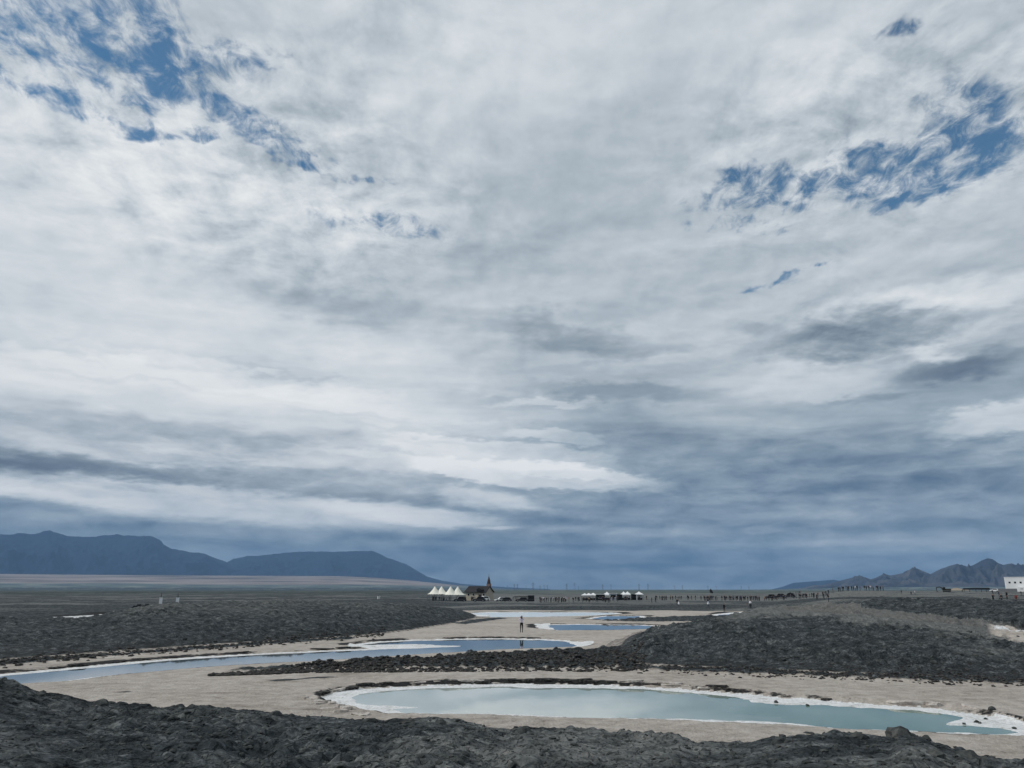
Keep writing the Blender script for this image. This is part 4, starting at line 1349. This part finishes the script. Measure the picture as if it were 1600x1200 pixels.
def booth(px, rng, w_, dp, h_, mat, roofmat, label, cat='booth', name='market_booth', turn=0.0, openw=True):
    p = spot(px, rng)
    t = thing(name, label, cat, p, facing(p) + turn)
    MB().box(-w_ / 2, w_ / 2, -dp / 2, dp / 2, -0.3, h_).build('wall', mat, t)
    MB().box(-w_ / 2 - 0.15, w_ / 2 + 0.15, -dp / 2 - 0.3, dp / 2 + 0.15, h_ + 0.003, h_ + 0.13).build('roof', roofmat, t)
    if openw:
        MB().box(-w_ * 0.32, w_ * 0.32, -dp / 2 - 0.05, -dp / 2 - 0.003, h_ * 0.42, h_ * 0.8).build('hatch', M['glass'], t)
        MB().box(-w_ * 0.36, w_ * 0.36, -dp / 2 - 0.3, -dp / 2 - 0.003, h_ * 0.36, h_ * 0.4).build('counter', roofmat, t)
    return t


booth(958, 301, 2.9, 2.6, 2.4, M['silver'], M['white'], 'plain whitish box-shaped booth in the middle of the market')
booth(938, 302, 3.4, 2.4, 2.1, M['green'], M['white'], 'dark booth with white roof left of the whitish booth')
booth(968, 303, 2.0, 2.2, 2.0, M['green'], M['black'], 'dark booth between whitish booth and twin canopies')
booth(990, 303, 2.0, 2.2, 2.0, M['green'], M['black'], 'dark booth between twin canopies and rightmost canopy')
booth(830, 281, 2.2, 2.0, 1.95, M['black'], M['grey'], 'dark booth at the right end of the low beige shed')
booth(814, 284, 5.0, 2.6, 1.85, M['beige'], M['beige'], 'low beige shed behind a dark car', 'shed', 'low_shed', 0.0, False)
booth(592, 330, 0.9, 0.9, 0.9, M['white'], M['white'], 'tiny white hut alone on the plain left of the marquees', 'hut', 'small_hut', 0.2, False)

fp = spot(1111, 318)
ft = thing('feather_flag', 'dark feather flag rising above the people', 'flag', fp, facing(fp))
MB().bar((0, 0, -0.2), (0, 0, 3.9), 0.045, 0.03).build('pole', M['steel'], ft)
MB().add([(-0.05, 0, 2.2), (0.75, 0.02, 2.1), (0.85, 0.06, 2.6), (0.35, 0.05, 3.4), (0.02, 0, 3.95), (-0.45, 0.02, 3.3), (-0.4, 0.0, 2.5)] + [(-0.05, 0.03, 2.2), (0.75, 0.05, 2.1), (0.85, 0.09, 2.6), (0.35, 0.08, 3.4), (0.02, 0.03, 3.95), (-0.45, 0.05, 3.3), (-0.4, 0.03, 2.5)],
         [tuple(range(7)), tuple(range(7, 14))[::-1]] + [(i, (i + 1) % 7, 7 + (i + 1) % 7, 7 + i) for i in range(7)]).build('banner', M['dark'], ft)

# ------------------------------------------------------------------ left: gate pillars, quad bikes, low wall
for px, lab in ((252.2, 'white square pillar with dark spike, left of the pair beyond the left mound'), (278.3, 'white square pillar with dark spike, right of the pair beyond the left mound')):
    p = spot(px, 225)
    t = thing('gate_pillar', lab, 'pillar', p, facing(p), 'white pillars with dark spikes')
    MB().box(-0.38, 0.38, -0.38, 0.38, -0.4, 1.75).build('shaft', M['white'], t)
    MB().box(-0.44, 0.44, -0.44, 0.44, 1.753, 1.86).build('cap', M['concrete'], t)
    MB().bar((0, 0, 1.86), (0, 0, 2.9), 0.10, 0.03, 8).build('spike', M['roof'], t)


def quad_bike(px, rng, label):
    p = spot(px, rng)
    t = thing('quad_bike', label, 'quad bike', p, facing(p) + 0.15, 'quad bikes beyond the left mound')
    MB().prism([(-0.85, 0.45), (-0.8, 0.72), (-0.3, 0.74), (-0.1, 0.82), (0.5, 0.86), (0.85, 0.72), (0.85, 0.5), (0.3, 0.36), (-0.3, 0.36)], -0.28, 0.28).build('body', M['black'], t)
    MB().box(-0.05, 0.65, -0.2, 0.2, 0.86, 0.97).build('seat', M['tyre'], t)
    MB().bar((-0.35, 0, 0.7), (-0.22, 0, 1.08), 0.03).bar((-0.22, -0.38, 1.08), (-0.22, 0.38, 1.08), 0.025).build('handlebar', M['steel'], t)
    for sx in (-0.62, 0.62):
        for sy in (-1, 1):
            MB().bar((sx, sy * 0.32, 0.28), (sx, sy * 0.56, 0.28), 0.28, n=12).build('wheel', M['tyre'], t)
    return t


quad_bike(216.5, 168, 'dark quad bike, the left of two beyond the left mound')
quad_bike(229, 168, 'dark quad bike, the right of two beyond the left mound')
lw_p = spot(233, 163)
lw = MB().prism([(-4.2, -0.4), (-4.2, 0.14), (4.0, 0.18), (4.3, 0.30), (4.4, -0.4)], -0.2, 0.2).build('low_wall', M['concrete'])
lw.location = lw_p
lw.rotation_euler = (0, 0, facing(lw_p))
tag(lw, 'low pale concrete wall in front of the quad bikes', 'wall')

# ------------------------------------------------------------------ right: excavator, shelter, grey wall, white building
ep = spot(1476, 430)
et = thing('excavator', 'dark excavator with raised arched arm on the raised ground', 'excavator', ep, facing(ep) + 0.1)
for sy in (-1, 1):
    MB().prism([(-0.3, 0.0), (2.6, 0.0), (2.85, 0.35), (2.6, 0.7), (-0.3, 0.7), (-0.55, 0.35)], sy * 0.95 - 0.22, sy * 0.95 + 0.22).build('track', M['tyre'], et)
MB().prism([(-0.4, 0.85), (2.9, 0.85), (3.0, 1.5), (2.6, 1.75), (-0.4, 1.7)], -1.05, 1.05).build('body', M['yellow'], et)
cb = MB().prism([(-0.7, 0.9), (0.6, 0.9), (0.6, 2.45), (-0.3, 2.5), (-0.75, 1.6)], -1.05, -0.2).build('cab', M['yellow'], et)
MB().prism([(-0.5, 1.6), (0.4, 1.6), (0.4, 2.3), (-0.2, 2.3)], -1.08, -1.053).build('window', M['glass'], cb)
MB().prism([(0.3, 1.2), (0.5, 1.7), (-1.6, 2.75), (-2.9, 2.45), (-2.8, 2.15), (-1.6, 2.35)], 0.0, 0.36).build('boom', M['yellow'], et)
MB().prism([(-2.75, 2.55), (-3.15, 2.4), (-3.25, 0.9), (-3.0, 0.9)], 0.05, 0.31).build('stick', M['yellow'], et)
MB().prism([(-3.35, 0.95), (-2.85, 0.95), (-2.45, 0.45), (-2.7, 0.1), (-3.2, 0.25)], -0.3, 0.66).build('bucket', M['steel'], et)
MB().bar((-0.1, 0.18, 1.3), (-1.5, 0.18, 2.3), 0.07).build('hydraulic_ram', M['steel'], et)

sp_ = spot(1526, 470)
st_ = thing('open_shelter', 'long dark open-sided shelter left of the white building', 'shelter', sp_, facing(sp_))
MB().prism([(-6.1, 1.25), (-5.4, 2.05), (0, 2.25), (6.0, 2.2), (6.3, 1.5), (6.0, 1.2), (2, 1.25)], -1.4, 1.4).build('roof', M['black'], st_)
for x in (-5.2, -2.8, 0.0, 2.4, 4.6):
    for sy in (-1.2, 1.2):
        MB().bar((x, sy, -0.3), (x, sy, 1.3), 0.12).build('post', M['black'], st_)
MB().prism([(-6.3, 0.0), (-5.9, 0.0), (-5.9, 1.3), (-6.4, 0.8)], -0.9, 0.9).build('end_panel', M['dark'], st_)

gp = spot(1575, 505)
gw = thing('block_wall', 'grey block wall before the white building', 'wall', gp, facing(gp))
MB().box(-4.2, 4.6, -0.15, 0.15, -0.6, 1.75).build('panel', M['grey'], gw)
MB().box(-4.25, 4.65, -0.2, 0.2, 1.753, 1.85).build('coping', M['concrete'], gw)

bp = spot(1575, 590)
bt = thing('white_building', 'flat-roofed white building with small square windows at the right edge', 'building', bp, facing(bp) + 0.05)
MB().box(0.0, 46.0, 0.0, 14.0, -1.5, 8.6).build('wall', M['white'], bt)
MB().box(-0.15, 46.15, -0.15, 14.15, 8.603, 8.95).build('parapet', M['white'], bt)
for i in range(15):
    x = 1.9 + i * 2.95
    f_ = MB().box(x - 0.55, x + 0.55, -0.06, 0.03, 5.0, 6.05).build('window', M['grey'], bt)
    MB().box(x - 0.47, x + 0.47, -0.09, -0.062, 5.08, 5.97).build('pane', M['glass'], f_)
an = MB().box(5.6, 46.0, -3.0, -0.07, -1.5, 2.7).build('annex', M['white'], bt)
for i in range(9):
    x = 11.2 + i * 3.6
    f_ = MB().box(x - 0.5, x + 0.5, -3.06, -2.98, 0.4, 1.7).build('window', M['grey'], bt)
    MB().box(x - 0.42, x + 0.42, -3.09, -3.062, 0.5, 1.6).build('pane', M['glass'], f_)
MB().box(7.0, 8.3, -3.05, -2.98, 1.5, 1.75).build('vent', M['glass'], an)

# pale heap in front of the mountains
hp_ = spot(1496, 2600)
nn, mm = 36, 12
hv_, hf_ = [], []
for j in range(mm):
    for i in range(nn):
        a = 2 * math.pi * i / nn
        k = j / (mm - 1)
        rr = 40 * k * (1 + 0.12 * math.sin(a * 3 + 1) + 0.06 * math.sin(a * 7))
        hv_.append((rr * math.cos(a), rr * math.sin(a), 13.5 * (1 - k) ** 1.1 * (1 + 0.1 * math.sin(a * 5 + j)) - 0.4))
for j in range(mm - 1):
    for i in range(nn):
        hf_.append((j * nn + i, j * nn + (i + 1) % nn, (j + 1) * nn + (i + 1) % nn, (j + 1) * nn + i))
hf_.append(tuple(range(nn))[::-1])
heap = mesh_obj('sand_heap', hv_, hf_, M['tan'], None, True)
heap.location = (hp_.x, hp_.y, hp_.z + 1.5)
heap.scale = (1.0, 1.0, 0.5)
tag(heap, 'pale heap of salt or sand below the right mountains', 'heap', kind='structure')

# ------------------------------------------------------------------ power line pylons along the horizon
def pylon_proto():
    t = thing('lattice_pylon', 'pylon', 'pylon', (0, 0, 0))
    tw_ = MB()
    Hh_, b0, b1 = 30.0, 3.4, 0.7
    lv = [0, 0.22, 0.42, 0.60, 0.76, 0.9, 1.0]
    def corner(k, s):
        h_ = b0 + (b1 - b0) * k ** 0.8
        return Vector((s[0] * h_, s[1] * h_, Hh_ * k))
    S = [(-1, -1), (1, -1), (1, 1), (-1, 1)]
    for a, c in zip(lv[:-1], lv[1:]):
        for i in range(4):
            tw_.bar(corner(a, S[i]), corner(c, S[i]), 0.22, n=4)
            tw_.bar(corner(a, S[i]), corner(c, S[(i + 1) % 4]), 0.13, n=4)
    tw_.build('tower', M['pylon'], t)
    for z_, l_ in ((21.0, 7.5), (26.0, 6.0)):
        MB().bar((-l_, 0, z_ + 0.6), (l_, 0, z_ + 0.6), 0.22, n=4).bar((-l_, 0, z_ + 0.6), (0, 0, z_ - 1), 0.13, n=4).bar((l_, 0, z_ + 0.6), (0, 0, z_ - 1), 0.13, n=4).build('crossarm', M['pylon'], t)
    return t


pro = pylon_proto()
pys = [(793, 4600, 0.95), (803.5, 4300, 1.1), (808.5, 4300, 1.1), (822, 6000, 1.1), (833, 4000, 1.25), (844, 5200, 1.0), (850.5, 4700, 1.0), (855.5, 4700, 1.0), (885.5, 4300, 1.15), (898, 3900, 1.2),
       (904, 6200, 1.0), (942, 4700, 1.1), (955, 4700, 1.1), (999, 4500, 1.15), (1013, 4500, 1.15), (1054.5, 5200, 1.0), (1067, 5200, 1.0), (1107, 5600, 1.0), (1120, 5600, 1.0), (1159, 6200, 1.1), (1171, 6400, 1.0)]
for i, (px, rng, k) in enumerate(pys):
    t = pro if i == 0 else copy_tree(pro)
    p = spot(px, rng)
    t.location = p
    t.scale = (k, k, k)
    t.rotation_euler = (0, 0, facing(p) + 0.25 * math.sin(i * 2.1))
    t['label'] = 'faint lattice power pylon on the horizon, %s from the left' % ORD[i]
    t['group'] = 'pylons along the horizon'


# ------------------------------------------------------------------ clods, crust slabs and loose rubble
def clod_mesh(seed, flat_=0.65, jag=0.28):
    bm = bmesh.new()
    bmesh.ops.create_icosphere(bm, subdivisions=2, radius=1.0)
    rr = random.Random(seed)
    ph_ = [(rr.uniform(0.8, 2.6), Vector((rr.uniform(-1, 1), rr.uniform(-1, 1), rr.uniform(-1, 1))).normalized(), rr.uniform(0, 6)) for _ in range(7)]
    for v in bm.verts:
        d_ = v.co.normalized()
        k = 1 + jag * sum(math.sin(f * 2.2 * d_.dot(a) + p) for f, a, p in ph_) / 3.0 + rr.uniform(-0.06, 0.06)
        v.co = Vector((d_.x * k * 1.15, d_.y * k * 0.9, d_.z * k * flat_))
    me = bpy.data.meshes.new('earth_clod')
    bm.to_mesh(me)
    bm.free()
    me.materials.append(MAT_CLOD)
    return me


def soil_mat(name, c0, c1, c2):
    m_, b, p = new_mat(name)
    geo = b.new('ShaderNodeNewGeometry')
    n = b.noise(geo.outputs['Position'], 7.0, 5, 0.62)
    b.put(p.inputs['Base Color'], b.ramp(n, [(0.3, c0), (0.5, c1), (0.7, c2)]))
    p.inputs['Roughness'].default_value = 0.95
    p.inputs['Specular IOR Level'].default_value = 0.1
    bp_ = b.new('ShaderNodeBump')
    bp_.inputs['Strength'].default_value = 0.6
    bp_.inputs['Distance'].default_value = 0.05
    b.put(bp_.inputs['Height'], b.noise(geo.outputs['Position'], 18.0, 4, 0.6))
    b.put(p.inputs['Normal'], bp_.outputs[0])
    return m_


MAT_CLOD = soil_mat('clod_soil', (0.028, 0.031, 0.032), (0.055, 0.060, 0.059), (0.105, 0.110, 0.102))
MAT_SLAB = soil_mat('crust_slab_brown', (0.012, 0.012, 0.012), (0.038, 0.037, 0.035), (0.13, 0.125, 0.115))
MAT_PALE = soil_mat('crust_pale', (0.25, 0.22, 0.19), (0.45, 0.41, 0.37), (0.62, 0.59, 0.55))
CLODS = [clod_mesh(i) for i in range(7)]


def put_piece(name, me, x, y, size, sink, parent, rz=None, sq=(1, 1, 1), tilt=0.15):
    o = bpy.data.objects.new(name, me)
    COL.objects.link(o)
    o.parent = parent
    o.location = (x, y, gz(x, y) - sink * size)
    o.rotation_euler = (rnd.uniform(-tilt, tilt), rnd.uniform(-tilt, tilt), rnd.uniform(0, 6.28) if rz is None else rz)
    o.scale = (size * sq[0], size * sq[1], size * sq[2])
    return o


def ground_hit(px, py):
    """March along a sight line until it meets the ground."""
    d_ = ray(px, py)
    hl = math.hypot(d_.x, d_.y)
    r_ = 6.0
    while r_ < 300:
        x, y = d_.x / hl * r_, d_.y / hl * r_
        if CAM_H + d_.z / hl * r_ <= gz(x, y):
            return x, y, r_
        r_ *= 1.006
    return None


def parent_at(x, y):
    a, r_ = math.atan2(x, y), math.hypot(x, y)
    i = min(int(np.searchsorted(AZ, a)), NU - 1)
    j = min(int(np.searchsorted(RR, r_)), NV - 1)
    return MOUND_OBJ.get(int(LAB[j, i]), ground)


# single clods that stand out in the photograph
for px, py, s in ((157, 1098, 0.30), (578, 1126, 0.28), (640, 1128, 0.22), (1406, 1148, 0.34), (1458, 1178, 0.30), (1515, 1182, 0.24), (1264, 1146, 0.30), (820, 1142, 0.22), (1220, 1160, 0.25), (690, 1130, 0.18), (60, 1085, 0.22),
                  (1340, 1152, 0.2), (950, 1152, 0.2), (300, 1106, 0.22), (430, 1118, 0.2)):
    h_ = ground_hit(px, py)
    if h_:
        put_piece('earth_clod', CLODS[rnd.randrange(7)], h_[0], h_[1], s * 0.55, 0.25, parent_at(h_[0], h_[1]))
# the rest scattered over the mounds
cnt = 0
while cnt < 230:
    z_ = rnd.random()
    if z_ < 0.42:
        px, py, lo, hi = rnd.uniform(-20, 1620), rnd.uniform(1085, 1200), 0.03, 0.09
    elif z_ < 0.85:
        px, py, lo, hi = rnd.uniform(970, 1620), rnd.uniform(985, 1062), 0.08, 0.24
    else:
        px, py, lo, hi = rnd.uniform(0, 740), rnd.uniform(955, 1030), 0.12, 0.3
    h_ = ground_hit(px, py)
    if not h_ or parent_at(h_[0], h_[1]) is ground:
        cnt += 0.2
        continue
    put_piece('earth_clod', CLODS[rnd.randrange(7)], h_[0], h_[1], rnd.uniform(lo, hi) * rnd.uniform(0.7, 1.2), 0.3, parent_at(h_[0], h_[1]))
    cnt += 1


# broken crust along the far shore of the near pond and the long pond
def slab_mesh(seed):
    rr = random.Random(seed)
    n = 8
    out = []
    for z_, k in ((0, 0.9), (0.55, 1.05), (1.0, 0.96)):
        for i in range(n):
            a = 2 * math.pi * (i + 0.3 * rr.uniform(-1, 1)) / n
            out.append((math.cos(a) * k * 0.5 * rr.uniform(0.86, 1.14), math.sin(a) * k * 0.5 * rr.uniform(0.8, 1.2), z_ + (rr.uniform(-0.1, 0.12) if z_ > 0 else 0)))
    fs = [(k * n + i, k * n + (i + 1) % n, (k + 1) * n + (i + 1) % n, (k + 1) * n + i) for k in range(2) for i in range(n)] + [tuple(range(2 * n, 3 * n))]
    me = bpy.data.meshes.new('crust_slab')
    me.from_pydata(out, [], fs)
    me.update()
    me.materials.append(MAT_SLAB)
    return me


SLABS = [slab_mesh(i) for i in range(6)]
SLABS_PALE = []
for m0 in SLABS[:4]:
    m1 = m0.copy()
    m1.materials.clear()
    m1.materials.append(MAT_PALE)
    SLABS_PALE.append(m1)


def along(pts, z, step):
    out = []
    pg = [on_plane(px, py, z) for px, py in pts]
    for a, b in zip(pg[:-1], pg[1:]):
        L_ = (b - a).length
        n = max(1, int(L_ / step))
        for i in range(n):
            out.append((a.lerp(b, (i + rnd.uniform(0, 0.8)) / n), math.atan2(b.y - a.y, b.x - a.x)))
    return out


shore = PONDS['near'][1]
for p, ang in along(shore[:15], -0.2, 0.62):
    px_like = p.x
    if rnd.random() < (0.86 if px_like < 10 else 0.5):
        nx, ny = -math.sin(ang), math.cos(ang)
        off = rnd.uniform(0.22, 0.55)
        sg = 1 if ny > 0 else -1
        L_ = rnd.uniform(0.45, 1.4)
        mesh_ = SLABS[rnd.randrange(6)] if (rnd.random() < 0.72 and px_like < 13) else SLABS_PALE[rnd.randrange(4)]
        put_piece('crust_slab', mesh_, p.x + nx * off * sg, p.y + ny * off * sg, 1.0, 0.10, ground, ang + rnd.uniform(-0.2, 0.2), (L_, rnd.uniform(0.3, 0.5), rnd.uniform(0.08, 0.17)), 0.06)
for p, ang in along(PONDS['long'][1][2:9], -0.16, 1.5):
    if rnd.random() < 0.6:
        put_piece('crust_slab', SLABS[rnd.randrange(6)], p.x, p.y + rnd.uniform(0.5, 1.0), 1.0, 0.08, ground, ang + rnd.uniform(-0.2, 0.2), (rnd.uniform(0.8, 2.2), rnd.uniform(0.4, 0.8), rnd.uniform(0.07, 0.13)), 0.05)
for p, ang in along([(510, 1097), (540, 1107), (575, 1116), (620, 1123)], -0.2, 0.4):
    put_piece('crust_slab', SLABS_PALE[rnd.randrange(4)], p.x - rnd.uniform(0.3, 1.2), p.y - rnd.uniform(0.1, 1.0), 1.0, 0.10, ground, None, (rnd.uniform(0.3, 0.7), rnd.uniform(0.25, 0.5), rnd.uniform(0.10, 0.2)), 0.1)
# dark stones lying on the white shelf at the pond's right end
for px, py, s in ((1527, 1129, 0.22), (1531, 1130.5, 0.14), (1506, 1131.5, 0.15), (1540, 1124, 0.12), (1585, 1139, 0.16), (1213, 1098, 0.25), (1552, 1117.5, 0.3), (1262, 1102, 0.16), (1376, 1148, 0.14), (1503, 1151, 0.2)):
    p = on_plane(px, py, -0.185)
    o = put_piece('stone', CLODS[rnd.randrange(7)], p.x, p.y, s * 0.42, 0.0, ground)
    o.location.z = max(gz(p.x, p.y), -0.2) + 0.02

# rubble too small to pick apart: one mass per band
def rubble(name, label, spots, mat, smin, smax):
    base_v, base_f = [], []
    for k in range(4):
        bm = bmesh.new()
        bmesh.ops.create_icosphere(bm, subdivisions=1, radius=1.0)
        rr = random.Random(k + 50)
        for v in bm.verts:
            v.co = v.co * rr.uniform(0.65, 1.3)
            v.co.z *= 0.6
        base_v.append(np.array([v.co[:] for v in bm.verts]))
        base_f.append(np.array([[v.index for v in f.verts] for f in bm.faces]))
        bm.free()
    vs, fs, k0 = [], [], 0
    for x, y in spots:
        k = rnd.randrange(4)
        s = rnd.uniform(smin, smax) * rnd.choice([0.6, 1, 1, 1.3])
        a = rnd.uniform(0, 6.28)
        ca, sa = math.cos(a), math.sin(a)
        v = base_v[k] * s
        v = np.stack([v[:, 0] * ca * 1.5 - v[:, 1] * sa, v[:, 0] * sa * 1.5 + v[:, 1] * ca, v[:, 2]], 1) + np.array([x, y, gz(x, y) + s * 0.15])
        vs.append(v)
        fs.append(base_f[k] + k0)
        k0 += len(v)
    vs, fs = np.concatenate(vs), np.concatenate(fs)
    o = mesh_obj(name, vs, fs, mat)
    tag(o, label, 'rubble', kind='stuff')
    return o


def in_band(n, c_fn):
    out = []
    for _ in range(n):
        px, py = c_fn()
        p = on_plane(px, py, 0.1)
        out.append((p.x, p.y))
    return out


def mid_band():
    px = rnd.uniform(330, 1010)
    top_ = np.interp(px, [330, 470, 700, 900, 1010], [1051, 1041, 1026, 1018, 1018])
    bot_ = np.interp(px, [330, 480, 760, 1010], [1053, 1048, 1047, 1046])
    return px, top_ + (bot_ - top_) * rnd.random() ** 0.8


def right_foot():
    px = rnd.uniform(960, 1640)
    return px, np.interp(px, [960, 1300, 1640], [1043, 1055, 1068]) + rnd.gauss(-1.5, 2.6)


def left_foot():
    px = rnd.uniform(-30, 600)
    return px, np.interp(px, [0, 200, 400, 600], [1036, 1020, 1006, 991]) + rnd.gauss(-1.5, 2.2)


rubble('rubble_band', 'dark broken clods in a low band between the ponds', in_band(3200, mid_band), MAT_SLAB, 0.04, 0.13)
rubble('rubble_foot', 'dark broken clods along the foot of the right mound', in_band(1100, right_foot), MAT_SLAB, 0.025, 0.09)
rubble('rubble_edge', 'dark broken clods along the foot of the left mound', in_band(1100, left_foot), MAT_SLAB, 0.04, 0.13)


def near_mound():
    out = []
    while len(out) < 4200:
        a = rnd.uniform(math.radians(-40), math.radians(40))
        r_ = rnd.uniform(7.5, 19.0)
        x, y = r_ * math.sin(a), r_ * math.cos(a)
        if parent_at(x, y) is MOUND_OBJ[0]:
            out.append((x, y))
    return out


rubble('loose_grit', 'loose grit and crumbs strewn over the nearest mound', near_mound(), MAT_CLOD, 0.008, 0.035)
